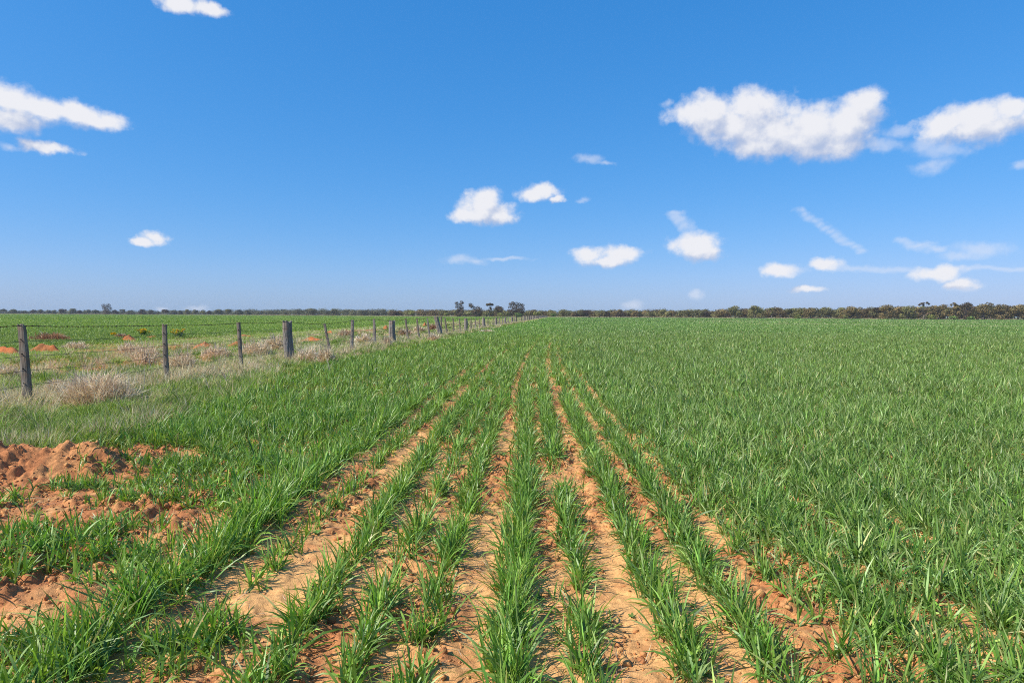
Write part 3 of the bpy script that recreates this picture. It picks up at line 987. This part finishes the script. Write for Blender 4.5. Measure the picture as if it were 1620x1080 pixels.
def wire(hfun, rad, name, mat, sag, parent, barbs=False, ymax=430, label=None, skip=()):
    mb = MB(); pl = []
    sel = [q for i, q in enumerate(wire_posts) if q[0] <= ymax]
    for i, (Y, hh, ln) in enumerate(sel):
        z = hfun(hh)
        x_ = ln[0] * z + .03
        if i:
            (px_, py_, pz) = pl[-1]
            steps = 6 if Y < 80 else 2
            for s in range(1, steps):
                t = s / steps
                pl.append((px_ + (x_ - px_) * t, py_ + (Y - py_) * t, pz + (z - pz) * t - sag * 4 * t * (1 - t) * min(1, (Y - py_) / 3.5) + random.uniform(-.004, .004)))
        pl.append((x_, Y, z))
    P3 = [(p_[0], p_[1] - fy, p_[2]) for p_ in pl]
    mb.tube(P3, [rad * (1 + max(0, p_[1] - 25) / 60) for p_ in pl], 5)
    o = mb.build(name, mat, parent)
    if label: o['label'] = label
    if barbs:
        bb = MB()
        for a, b in zip(P3[:-1], P3[1:]):
            a = Vector(a); b = Vector(b)
            if a.y + fy > 60: break
            L_ = (b - a).length; k = int(L_ / .11)
            for j in range(k):
                c = a + (b - a) * ((j + .5) / k)
                for q in range(2):
                    an = random.random() * 6.28
                    d = Vector((math.cos(an), random.uniform(-.3, .3), math.sin(an))) * .016
                    bb.tube([c - d, c + d], [.0022, .0022], 3)
                bb.tube([c + Vector((0, -.010, 0)), c + Vector((0, .010, 0))], [rad * 1.7, rad * 1.7], 5)
        bo = bb.build('barbs', mat, o)
    return o


wire(lambda h: min(h, 1.36) - .02, .0052, 'barbed_wire', M_RUST, .02, fence, True, label='rusty barbed top wire')
for hz in (.97, .75, .53, .31):
    wire(lambda h, hz=hz: hz, .0033, 'plain_wire', M_WIRE, .025, fence, False, 120)

# ------------------------------------------------------------------ trees


def clumps_crown(centres, radii, n_leaf, size, seed, pal, flat=.75):
    """leaf clumps: many small leaf faces scattered in several overlapping lobes"""
    r_ = np.random.default_rng(seed)
    radii = np.array(radii, float); centres = np.array(centres, float)
    w = radii ** 2; idx = r_.choice(len(radii), n_leaf, p=w / w.sum())
    u = r_.normal(0, 1, (n_leaf, 3)); u /= np.linalg.norm(u, axis=1)[:, None]
    rad = .62 + .45 * r_.random(n_leaf) ** .8
    c = centres[idx] + u * (rad * radii[idx])[:, None] * np.array((1, 1, flat))
    nrm = u + r_.normal(0, .38, (n_leaf, 3)) + np.array((0, 0, .1)); nrm /= np.linalg.norm(nrm, axis=1)[:, None]
    a = np.cross(nrm, r_.normal(0, 1, (n_leaf, 3))); a /= np.linalg.norm(a, axis=1)[:, None]
    b = np.cross(nrm, a)
    s = (size * r_.uniform(.5, 1.4, n_leaf))[:, None]
    V = np.stack([c - a * s, c - b * s * .55, c + a * s, c + b * s * .55], 1).reshape(-1, 3)
    Fc = np.arange(n_leaf * 4)
    lob = r_.normal(1, .2, len(radii)).clip(.6, 1.5)
    col = np.array(pal)[r_.integers(0, len(pal), n_leaf)] * (r_.normal(1, .13, n_leaf).clip(.5, 1.7) * lob[idx])[:, None]
    return V, Fc, np.repeat(col, 4, 0)


PAL = {'brown': [(.165, .125, .05), (.20, .14, .056), (.145, .125, .045), (.22, .155, .065)],
       'olive': [(.155, .15, .052), (.19, .175, .06), (.13, .13, .045), (.22, .19, .072)],
       'dark': [(.085, .062, .032), (.11, .075, .038), (.07, .058, .028), (.13, .085, .045)],
       'grey': [(.12, .125, .065), (.15, .145, .07), (.10, .105, .06), (.18, .16, .09)],
       'bush': [(.23, .235, .055), (.27, .26, .07), (.19, .20, .05)],
       'green': [(.14, .21, .04), (.18, .25, .055), (.11, .16, .035)]}


def tree_shape(shape, h, w, seed):
    """returns lobe centres, radii, and limb polylines for a tree of height h and crown width w"""
    r_ = random.Random(seed); C = []; Rr = []; limbs = []
    if shape == 'round':
        n = 9
        for i in range(n):
            a = 2.4 * i + seed; q = (i + .5) / n
            rr = w * .5 * math.sqrt(q) * .68
            z = h * (.80 - .30 * q + r_.uniform(-.08, .08))
            C.append((rr * math.cos(a), rr * math.sin(a), z)); Rr.append(w * r_.uniform(.17, .25))
    elif shape == 'full':           # foliage to the ground
        n = 13
        for i in range(n):
            a = 2.4 * i + seed; q = (i + .5) / n
            rr = w * .5 * math.sqrt(q) * .72
            z = h * (r_.uniform(.14, .82) if i > 3 else r_.uniform(.68, .84))
            C.append((rr * math.cos(a), rr * math.sin(a), z)); Rr.append(w * r_.uniform(.17, .25))
    elif shape == 'bush':
        for i in range(7):
            a = 2.4 * i + seed; rr = w * .27 * math.sqrt(i / 6)
            C.append((rr * math.cos(a), rr * math.sin(a), h * r_.uniform(.35, .62))); Rr.append(min(w * .26, h * .42))
    elif shape == 'tower':          # irregular tall gum, stacked tiers
        for (x_, z, r0) in [(-.28, .93, .22), (.22, .98, .24), (.0, .82, .22), (-.32, .72, .20), (.28, .68, .24), (.0, .55, .28), (.35, .48, .22), (-.2, .4, .25), (.12, .28, .28), (-.1, .18, .25)]:
            C.append((x_ * w, r_.uniform(-.25, .25) * w, z * h - r0 * w * .6)); Rr.append(r0 * w)
    elif shape == 'tuft':           # tufts on a bare stem over a bulky lower crown
        for (x_, z, r0) in [(-.42, .97, .15), (-.30, .86, .17), (-.48, .84, .10), (-.15, .72, .12), (.12, .72, .22), (.3, .62, .22), (.0, .52, .26), (.35, .42, .22), (-.25, .40, .2), (.1, .25, .28)]:
            C.append((x_ * w, r_.uniform(-.2, .2) * w, z * h - r0 * w * .6)); Rr.append(r0 * w)
    elif shape == 'umbrella':       # flat top on a bare stem
        for (x_, z, r0) in [(-.3, .95, .22), (.05, .98, .26), (.36, .95, .2), (.1, .72, .16), (.2, .62, .16), (-.1, .5, .14)]:
            C.append((x_ * w, r_.uniform(-.2, .2) * w, z * h - r0 * w * .4)); Rr.append(r0 * w)
    elif shape == 'broad':          # broad crown on open forked limbs
        for (x_, z, r0) in [(-.38, .93, .12), (-.2, 1.0, .13), (.0, .96, .14), (.2, .92, .12), (.36, .86, .14), (-.35, .74, .14), (-.1, .78, .19), (.15, .72, .2), (.38, .62, .16), (-.15, .56, .2), (.2, .5, .22), (0, .38, .2), (.25, .25, .2), (.42, .4, .12)]:
            C.append((x_ * w, r_.uniform(-.3, .3) * w, z * h - r0 * w * .5)); Rr.append(r0 * w)
    elif shape == 'spindly':        # thin spreading limbs with small flat heads
        for (x_, z, r0) in [(-.42, .88, .10), (-.25, .95, .12), (-.02, .98, .12), (.2, 1.0, .11), (.4, .93, .10), (.05, .86, .10), (-.3, .62, .16), (.15, .6, .18), (.0, .45, .24), (.3, .38, .2), (-.2, .3, .22)]:
            C.append((x_ * w, r_.uniform(-.2, .2) * w, z * h - r0 * w * .4)); Rr.append(r0 * w)
    fork = (r_.uniform(-.04, .04) * w, 0, h * .26)
    for c in C:
        limbs.append((fork, ((c[0] * .55), c[1] * .55, fork[2] + (c[2] - fork[2]) * .6), c))
    return C, Rr, limbs, fork


FLAT = {'umbrella': .8, 'spindly': .7, 'broad': .85, 'tuft': .95, 'tower': .95}


def tree(px, top, wpx, shape, pal, label, seed, depth=1.0, base=None, name='gum_tree', group='gum trees along the horizon', leaf=None):
    Y = float(np.interp(px, [-700, 0, 400, 700, 880, 1100, 1400, 1620, 2300], [690, 650, 600, 450, 430, 400, 340, 330, 320])) * depth * .985
    v = ray(px, top); h = H + v.z * Y
    w = wpx * Y / F
    root = empty(name, (v.x * Y, Y, 0))
    C, Rr, limbs, fork = tree_shape(shape, h, w, seed)
    size = leaf or .33
    nl = int(min(5000, max(800, 21.0 * w * max(w, h))))
    if shape == 'bush': nl = max(260, int(16 * w * h))
    V, Fc, cc = clumps_crown(C, Rr, nl, size, seed, PAL[pal], FLAT.get(shape, .8))
    mesh_np('crown', V, Fc, np.full(len(Fc) // 4, 4), M_TREE, parent=root, cols=cc.clip(0, 1), smooth=False)
    mb = MB(); tr = .035 * h + .05
    mb.tube([(0, 0, -.3), (fork[0] * .4, 0, fork[2] * .5), fork], [tr * 1.25, tr, tr * .85], 7)
    for a, b, c in limbs:
        mb.tube([a, b, c], [tr * .4, tr * .22, tr * .08], 5)
    mb.build('trunk', M_BARK, root, smooth=True)
    tag(root, label, 'tree' if shape != 'bush' else 'bush', group)
    return root


T = [
    # px, top, width px, shape, palette, label
    (5, 488.3, 11, 'round', 'grey', 'small round gum tree at the left edge of the photo'),
    (21, 489.6, 13, 'round', 'grey', 'low wide gum tree, next from the left edge after the small round one'),
    (39, 491.3, 8, 'round', 'grey', 'lowest faint tree in the gap left of the first fence post'),
    (53, 489.6, 11, 'round', 'dark', 'dark gum tree directly above the top of the first fence post'),
    (64.5, 489, 9, 'round', 'grey', 'round gum tree just right of the first fence post top'),
    (77, 490.4, 10, 'round', 'grey', 'low gum tree above the left part of the brown tumbleweed'),
    (86, 490.2, 8, 'full', 'grey', 'short gum tree above the brown tumbleweed'),
    (97, 489.3, 13, 'umbrella', 'dark', 'flat topped gum tree above a white gap, right of the tumbleweed'),
    (115, 488.4, 14, 'full', 'grey', 'wide round gum standing after the gap beside the flat topped one'),
    (126, 490.6, 9, 'full', 'dark', 'low dark gum on the right flank of the wide round one'),
    (137, 490, 12, 'full', 'grey', 'low wide gum second to the left of the tall tower-shaped gum'),
    (151, 489.8, 12, 'round', 'grey', 'rounded gum just left of the tall tower-shaped gum'),
    (167, 480.4, 16, 'tower', 'dark', 'tall tower-shaped gum sticking far above its neighbours in the left paddock skyline'),
    (182.5, 490.4, 12, 'full', 'dark', 'low gum just right of the tall tower-shaped gum'),
    (194, 489.6, 9, 'umbrella', 'grey', 'flat topped little gum above the bright red mound'),
    (206, 491, 15, 'full', 'grey', 'bluish rounded distant tree left of the slim yellow flowers'),
    (225, 489.4, 13, 'full', 'dark', 'dark gum above the slim yellow flowering weed'),
    (239, 490, 12, 'full', 'grey', 'gum tree between the yellow flowers and the second fence post'),
    (261, 489, 14, 'round', 'dark', 'gum tree directly above the second fence post'),
    (275, 490, 10, 'round', 'grey', 'gum tree above the fullest yellow flowering weed'),
    (285, 491, 9, 'full', 'grey', 'short gum left of the first olive coloured tree'),
    (296, 489.4, 11, 'full', 'olive', 'first olive coloured round tree in the left skyline'),
    (309, 490, 12, 'round', 'grey', 'grey gum between the two olive coloured round trees'),
    (321, 490.2, 11, 'full', 'olive', 'second olive coloured round tree in the left skyline'),
    (331, 491, 8, 'round', 'dark', 'little dark gum on the right of the second olive tree'),
    (346, 489.2, 15, 'round', 'grey', 'open grey gum midway between second and third fence posts'),
    (361, 489.8, 12, 'umbrella', 'olive', 'small flat crowned gum left of the third fence post'),
    (378, 489.6, 14, 'full', 'grey', 'grey gum above the third fence post'),
    (392, 490.2, 11, 'full', 'grey', 'low grey gum just right of the third fence post'),
    (494, 487.4, 14, 'round', 'grey', 'taller humped gum above the run right of the first stump post'),
    (528, 488, 12, 'round', 'grey', 'open gum above the leaning thin post'),
    (652, 490.5, 12, 'full', 'bush', 'pale olive tree standing in front of the belt above the second thick post'),
    (727, 476.3, 15, 'tower', 'dark', 'leftmost of the five tall dark gums by the end of the fence'),
    (753, 479.2, 21, 'tuft', 'dark', 'tall gum with a separate high tuft on its left'),
    (774.5, 479.9, 11, 'umbrella', 'dark', 'slender tall gum with an umbrella head in the middle of the five'),
    (789, 482, 15, 'full', 'dark', 'fourth and shortest of the five tall dark gums'),
    (817, 477.7, 26, 'broad', 'dark', 'broadest tall gum, rightmost of the five above the fence end'),
    (1163, 484, 25, 'full', 'olive', 'broad domed gum left of the similar hump in the right belt'),
    (1194, 483, 24, 'full', 'olive', 'taller domed gum right of the similar hump'),
    (1221, 487, 8, 'umbrella', 'olive', 'small flat crown poking out right of the two domed gums'),
    (1264, 486.6, 22, 'full', 'olive', 'rounded olive gum midway between the domed gums and the brown belt'),
    (1282, 486.6, 22, 'full', 'brown', 'gum of brownish foliage beside the rounded olive gum'),
    (1345, 485.8, 30, 'full', 'brown', 'low long brown gum at the start of the taller right belt'),
    (1405, 482, 26, 'full', 'brown', 'high humped brown gum left of the spreading bare-limbed one'),
    (1436, 483, 26, 'full', 'olive', 'olive gum left of the spreading bare-limbed gum'),
    (1462, 478.2, 17, 'spindly', 'dark', 'spreading gum with thin open limbs above the right belt'),
    (1485, 481, 24, 'full', 'brown', 'brown gum right of the spreading open-limbed one'),
    (1511, 479.2, 18, 'broad', 'brown', 'brown gum with a leaning top left of the tallest right-hand gum'),
    (1528, 477, 24, 'full', 'dark', 'tallest darkest gum of the right-hand belt'),
    (1557, 477.5, 26, 'full', 'brown', 'wide reddish brown gum right of the darkest one'),
    (1582, 479.4, 26, 'full', 'brown', 'wide brown gum with a gap on its right side'),
    (1612, 482, 28, 'full', 'brown', 'brown gum at the right edge of the photo'),
]
for i, (px, top, w, sh, pal, lb) in enumerate(T):
    tree(px, top, w, sh, pal, lb, 1000 + i * 7, depth=.97 if px > 700 else 1.0)
BU = [(742, 490, 15, 'olive', 'yellowish bush between the first and second tall dark gums'),
      (770, 491, 13, 'olive', 'low bush beneath the umbrella headed gum'),
      (792, 492.5, 14, 'bush', 'round pale bush beneath the shortest tall gum'),
      (803, 491.6, 12, 'olive', 'round bush left of the broadest tall gum'),
      (820, 493, 14, 'green', 'round green bush under the broadest tall gum'),
      (706, 492.5, 10, 'bush', 'little pale bush left of the leftmost tall gum'),
      (849, 491, 12, 'bush', 'yellow-green bush where the fence meets the belt'),
      (875, 493.5, 9, 'green', 'small bright green bush right of the fence end'),
      (1262, 496.4, 14, 'bush', 'low yellowish bush in front of the rounded olive gum'),
      (1474, 495.3, 14, 'bush', 'round yellow-green bush in front of the spreading open-limbed gum'),
      (1508, 498.4, 15, 'green', 'flat green bush left of the tallest right-hand gum'),
      (1537, 499, 16, 'green', 'flat dark green bush under the tallest right-hand gum'),
      (1338, 497, 9, 'olive', 'small bush at the foot of the low long brown gum')]
for i, (px, top, w, pal, lb) in enumerate(BU):
    tree(px, top, w, 'bush', pal, lb, 3000 + i * 5, depth=.94, name='bush', group='bushes in front of the tree belt')

# small dark shrubs out on the far paddock edge
for i, (px, lb) in enumerate([(932, 'tiny dark shrub on the far edge, leftmost of three'), (948, 'tiny dark shrub on the far edge, middle of three'), (965, 'tiny dark shrub on the far edge, rightmost of three')]):
    tree(px, 500.2, 3.5, 'bush', 'dark', lb, 4000 + i, depth=.9, name='shrub', group='tiny dark shrubs at the far paddock edge', leaf=.15)

# the continuous belt of timber behind them
bv = []; bc = []; tb = MB(); r0 = np.random.default_rng(5)
pxq = -160
i = 0
while pxq < 1800:
    left = pxq < 400
    skip_top = float(np.interp(pxq, [-160, 200, 400, 600, 700, 900, 1100, 1230, 1330, 1400, 1480, 1620, 1800], [491.5, 492, 490, 489, 490, 490.8, 489.8, 488, 487, 485, 483.5, 482.5, 483]))
    for rowk in range(3):
        if left and rowk > 0 and r0.random() < .5: continue
        q = pxq + r0.uniform(-5, 5)
        Y = float(np.interp(q, [-700, 0, 400, 700, 880, 1100, 1400, 1620, 2300], [690, 650, 600, 450, 430, 400, 340, 330, 320])) * (1.0 + .025 * rowk + r0.uniform(0, .02))
        if left: Y *= 1.12
        v = ray(q, skip_top + r0.uniform(-.6, 2.6) + (0 if not left else 1.0)); h = max(2.5, H + v.z * Y) * r0.uniform(.80, 1.16)
        w = r0.uniform(13, 24) * Y / F
        C, Rr, limbs, fork = tree_shape('full' if rowk == 0 or r0.random() < .6 else 'round', h, w, int(r0.integers(1, 9999)))
        pal = PAL['grey'] if q < 620 else (PAL['olive'] if r0.random() < np.interp(q, [620, 900, 1500], [.6, .6, .35]) else (PAL['brown'] if r0.random() < .8 else PAL['dark']))
        V, Fc, cc = clumps_crown(C, Rr, 1300 if rowk == 0 else 650, .29, int(r0.integers(1, 99999)), pal, .8)
        tint = r0.uniform(.62, 1.3)
        bv.append(V + np.array((v.x * Y, Y, 0))); bc.append(cc * tint)
        base = Vector((v.x * Y, Y, 0))
        tb.tube([base + Vector((0, 0, -.3)), base + Vector(fork)], [.24, .18], 5)
        for (a, b, c) in limbs[::3]:
            tb.tube([base + Vector(a), base + Vector(b), base + Vector(c)], [.13, .09, .04], 4)
        i += 1
    pxq += 9.0 if not left else 8.5
bv = np.concatenate(bv); bc = np.concatenate(bc)
print('belt trees', i, 'leaf faces', len(bv) // 4)
# trunks share the mesh of the belt (one far-off mass of timber)
nb = len(bv); tv = np.array(tb.v); tf = [[a + nb for a in f] for f in tb.f]
loops = np.concatenate([np.arange(nb), np.array([a for f in tf for a in f])])
counts = np.concatenate([np.full(nb // 4, 4), np.array([len(f) for f in tf])])
midx = np.concatenate([np.zeros(nb // 4), np.ones(len(tf))])
belt = mesh_np('woodland_belt', np.concatenate([bv, tv]), loops, counts, [M_TREE, M_BARK], cols=np.concatenate([bc, np.full((len(tv), 3), .15)]).clip(0, 1), smooth=False, extra=midx)
tag(belt, 'far continuous belt of gum woodland along the horizon', 'woodland', kind='stuff')

# ------------------------------------------------------------------ haze
mb = MB()
x0, x1, y0, y1, z0, z1 = -1300, 1300, -60, 1300, -1.5, 16
mb.add([(x0, y0, z0), (x1, y0, z0), (x1, y1, z0), (x0, y1, z0), (x0, y0, z1), (x1, y0, z1), (x1, y1, z1), (x0, y1, z1)],
       [(0, 3, 2, 1), (4, 5, 6, 7), (0, 1, 5, 4), (1, 2, 6, 5), (2, 3, 7, 6), (3, 0, 4, 7)])
M_HAZE, nt = new_mat('air')
pv = N(nt, 'ShaderNodeVolumePrincipled'); pv.inputs['Color'].default_value = (.80, .88, 1, 1); pv.inputs['Density'].default_value = HAZE if 'HAZE' in globals() else .00014
o = N(nt, 'ShaderNodeOutputMaterial'); nt.links.new(pv.outputs[0], o.inputs['Volume'])
hz = mb.build('haze', M_HAZE)
tag(hz, 'thin pale air between the camera and the horizon', 'haze', kind='stuff')

# ------------------------------------------------------------------ light
SUN_AZ, SUN_EL = R(-118), R(43)      # azimuth clockwise from +Y
sd = Vector((math.sin(SUN_AZ) * math.cos(SUN_EL), math.cos(SUN_AZ) * math.cos(SUN_EL), math.sin(SUN_EL)))
sl = bpy.data.lights.new('sun', 'SUN'); sl.energy = 4.3; sl.angle = R(.53); sl.color = (1, .95, .87)
so = bpy.data.objects.new('sun', sl); so.rotation_euler = sd.to_track_quat('Z', 'Y').to_euler(); so.location = (0, 0, 30)
COL.objects.link(so)

# ------------------------------------------------------------------ sky with clouds
world = bpy.data.worlds.new('World'); scene.world = world; world.use_nodes = True
nt = world.node_tree; nt.nodes.clear(); L = nt.links.new
sky = N(nt, 'ShaderNodeTexSky', sky_type='NISHITA'); sky.sun_disc = False
sky.sun_elevation = SUN_EL; sky.sun_rotation = SUN_AZ
sky.air_density = 1.0; sky.dust_density = .6; sky.ozone_density = 2.5; sky.altitude = 100


def azel(px, py):
    v = ray(px, py)
    return math.atan2(v.x, v.y), math.atan2(v.z, math.hypot(v.x, v.y))


DENSE = [
    (1120, 180, 62, 34), (1190, 172, 58, 36), (1215, 205, 100, 40), (1285, 205, 80, 44), (1340, 200, 62, 46), (1365, 160, 30, 18), (1205, 232, 60, 24), (1320, 234, 62, 22), (1260, 222, 70, 30), (1155, 200, 62, 34),
    (1540, 186, 62, 28), (1530, 208, 56, 24), (1575, 200, 50, 26), (1490, 200, 44, 22), (1595, 172, 45, 20), (1640, 185, 50, 26),
    (15, 162, 60, 30), (70, 172, 62, 26), (120, 180, 50, 22), (162, 192, 46, 16), (20, 188, 44, 22), (-30, 180, 50, 34),
    (75, 234, 50, 11), (48, 228, 22, 9), (288, 4, 42, 17), (332, 15, 30, 11),
    (764, 322, 30, 20), (745, 340, 34, 11), (785, 342, 32, 16), (768, 316, 22, 16), (765, 334, 44, 18),
    (842, 306, 26, 13), (862, 303, 24, 14), (880, 316, 14, 6),
    (932, 402, 30, 13), (985, 404, 32, 15), (962, 412, 46, 11),
    (1100, 387, 46, 19), (1112, 397, 36, 13),
    (245, 374, 22, 10), (222, 380, 22, 7),
    (1232, 427, 28, 12), (1306, 419, 27, 11), (1486, 433, 42, 13), (1520, 450, 26, 8), (1278, 458, 26, 6)]
THIN = [
    (1076, 348, 15, 12), (1083, 359, 14, 13), (1090, 372, 15, 13), (1070, 343, 14, 8), (930, 252, 26, 10), (955, 258, 24, 5), (922, 315, 14, 6), (725, 410, 36, 9), (752, 413, 22, 7),
    (1555, 396, 62, 18), (1520, 406, 50, 10), (1103, 466, 12, 10), (1000, 481, 22, 10), (1520, 453, 34, 10),
    (1465, 232, 50, 18), (1428, 208, 34, 12), (1470, 262, 40, 14), (1400, 230, 30, 16), (1380, 180, 26, 26), (1055, 160, 14, 8), (10, 232, 20, 8),
    (1455, 388, 34, 7), (1480, 396, 22, 6), (312, 488, 24, 8), (257, 488, 14, 6), (1250, 430, 60, 7), (1490, 240, 60, 18), (1070, 338, 20, 6), (1620, 260, 20, 10), (800, 408, 50, 4)]

TRAIL = [(1268 + 8 * k_, 335 + 4.9 * k_ + .06 * k_ * k_, 13, 6.5) for k_ in range(12)] + [(1340 + 22 * k_, 424 + .3 * k_, 34, 5.5) for k_ in range(14)] + \
        [(1425 + 12 * k_, 382 + 3 * k_, 18, 6) for k_ in range(6)]
tcw = N(nt, 'ShaderNodeTexCoord')
sep = N(nt, 'ShaderNodeSeparateXYZ'); L(tcw.outputs['Generated'], sep.inputs[0])


def mth(op, a, b=None, c=None, clamp=False):
    n = N(nt, 'ShaderNodeMath', operation=op); n.use_clamp = clamp
    for i_, v in enumerate((a, b, c)):
        if v is None: continue
        if isinstance(v, (int, float)): n.inputs[i_].default_value = v
        else: L(v, n.inputs[i_])
    return n.outputs[0]


# generated coordinates of the world are the view direction
azn = mth('ARCTAN2', sep.outputs['X'], sep.outputs['Y'])
eln = mth('ARCSINE', sep.outputs['Z'])
comb = N(nt, 'ShaderNodeCombineXYZ'); L(azn, comb.inputs[0]); L(eln, comb.inputs[1])


def cloud_group(name, blobs, kk):
    g = bpy.data.node_groups.new(name, 'ShaderNodeTree')
    g.interface.new_socket('Vector', in_out='INPUT', socket_type='NodeSocketVector')
    g.interface.new_socket('Field', in_out='OUTPUT', socket_type='NodeSocketFloat')
    gi = g.nodes.new('NodeGroupInput'); go = g.nodes.new('NodeGroupOutput')
    wn = g.nodes.new('ShaderNodeTexNoise'); wn.inputs['Scale'].default_value = 26; wn.inputs['Detail'].default_value = 5; wn.inputs['Roughness'].default_value = .6
    g.links.new(gi.outputs[0], wn.inputs['Vector'])
    sb = g.nodes.new('ShaderNodeVectorMath'); sb.operation = 'SUBTRACT'; sb.inputs[1].default_value = (.5, .5, .5); g.links.new(wn.outputs['Color'], sb.inputs[0])
    ms = g.nodes.new('ShaderNodeVectorMath'); ms.operation = 'MULTIPLY_ADD'; ms.inputs[1].default_value = (.035, .022, 0)
    g.links.new(sb.outputs[0], ms.inputs[0]); g.links.new(gi.outputs[0], ms.inputs[2])
    prev = None
    for (bx, by, rx, ry) in blobs:
        a, e = azel(bx, by); a2, _ = azel(bx + 1, by); _, e2 = azel(bx, by - 1)
        gr = 1.14 if rx < 45 else 1.04
        ra = gr * rx * abs(a2 - a); re = gr * ry * abs(e2 - e)
        m = g.nodes.new('ShaderNodeVectorMath'); m.operation = 'MULTIPLY_ADD'
        m.inputs[1].default_value = (1 / ra, 1 / re, 0); m.inputs[2].default_value = (-a / ra, -e / re, 0)
        g.links.new(ms.outputs[0], m.inputs[0])
        l = g.nodes.new('ShaderNodeVectorMath'); l.operation = 'LENGTH'; g.links.new(m.outputs[0], l.inputs[0])
        if prev is None: prev = l.outputs['Value']
        else:
            s = g.nodes.new('ShaderNodeMath'); s.operation = 'SMOOTH_MIN'; s.inputs[2].default_value = .35
            g.links.new(prev, s.inputs[0]); g.links.new(l.outputs['Value'], s.inputs[1]); prev = s.outputs[0]
    # field = 1 - distance + puffs
    pn = g.nodes.new('ShaderNodeTexNoise'); pn.inputs['Scale'].default_value = 42; pn.inputs['Detail'].default_value = 6; pn.inputs['Roughness'].default_value = .56
    g.links.new(gi.outputs[0], pn.inputs['Vector'])
    f = g.nodes.new('ShaderNodeMath'); f.operation = 'MULTIPLY_ADD'; f.inputs[1].default_value = kk; g.links.new(pn.outputs['Fac'], f.inputs[0])
    o1 = g.nodes.new('ShaderNodeMath'); o1.operation = 'SUBTRACT'; o1.inputs[0].default_value = 1 - kk * .5; g.links.new(prev, o1.inputs[1])
    g.links.new(o1.outputs[0], f.inputs[2])
    g.links.new(f.outputs[0], go.inputs[0])
    return g


gd = cloud_group('dense_cloud', DENSE, 1.25); gt = cloud_group('thin_cloud', THIN, 1.3); gs = cloud_group('cloud_trail', TRAIL, .7)


def use(g, vec):
    n = N(nt, 'ShaderNodeGroup'); n.node_tree = g; L(vec, n.inputs[0]); return n.outputs[0]


off = N(nt, 'ShaderNodeVectorMath', operation='ADD'); L(comb.outputs[0], off.inputs[0]); off.inputs[1].default_value = (-.010, .024, 0)
fd = use(gd, comb.outputs[0]); fd2 = use(gd, off.outputs[0]); ft = use(gt, comb.outputs[0])


def ramp(v, a, b, c=0.0, d=1.0):
    n = N(nt, 'ShaderNodeMapRange', interpolation_type='SMOOTHSTEP')
    L(v, n.inputs['Value']); n.inputs['From Min'].default_value = a; n.inputs['From Max'].default_value = b
    n.inputs['To Min'].default_value = c; n.inputs['To Max'].default_value = d
    return n.outputs[0]


at_ = mth('MAXIMUM', ramp(ft, .0, 1.0, 0, .45), ramp(use(gs, comb.outputs[0]), -.1, .95, 0, .36))
lit = ramp(mth('SUBTRACT', fd, fd2), -.62, .50)
ad_ = mth('MULTIPLY', ramp(fd, -.16, .60, 0, .975), mth('MULTIPLY_ADD', lit, .22, .78))
cc = N(nt, 'ShaderNodeMix', data_type='RGBA'); L(lit, cc.inputs[0])
cc.inputs[6].default_value = (3.8, 4.1, 5.1, 1); cc.inputs[7].default_value = (6.2, 6.22, 6.5, 1)
# sky colour tuning
hs = N(nt, 'ShaderNodeHueSaturation'); hs.inputs['Saturation'].default_value = 1.25; hs.inputs['Value'].default_value = 1.0
L(sky.outputs[0], hs.inputs['Color'])
ssp = N(nt, 'ShaderNodeSeparateColor'); L(hs.outputs[0], ssp.inputs[0])
scb = N(nt, 'ShaderNodeCombineColor')
for ch, (g_, p_) in enumerate(((.49, .93), (.52, .55), (.80, .45))):
    L(mth('MULTIPLY', mth('POWER', mth('MULTIPLY', ssp.outputs[ch], .1), p_), g_ * 10), scb.inputs[ch])
mt = N(nt, 'ShaderNodeMix', data_type='RGBA'); L(at_, mt.inputs[0]); L(scb.outputs[0], mt.inputs[6]); mt.inputs[7].default_value = (5.8, 6.0, 6.6, 1)
md = N(nt, 'ShaderNodeMix', data_type='RGBA'); L(ad_, md.inputs[0]); L(mt.outputs[2], md.inputs[6]); L(cc.outputs[2], md.inputs[7])
bg = N(nt, 'ShaderNodeBackground'); bg.inputs['Strength'].default_value = .1
L(md.outputs[2], bg.inputs['Color'])
wo = N(nt, 'ShaderNodeOutputWorld'); L(bg.outputs[0], wo.inputs[0])

scene.view_settings.view_transform = 'Standard'
scene.view_settings.look = 'None'
scene.view_settings.exposure = 0.5
scene.view_settings.gamma = 1.0
scene.cycles.filter_width = 1.0
scene.cycles.max_bounces = 6
scene.cycles.diffuse_bounces = 3
scene.cycles.transparent_max_bounces = 4
scene.cycles.volume_bounces = 0
scene.cycles.use_denoising = False
print('done')
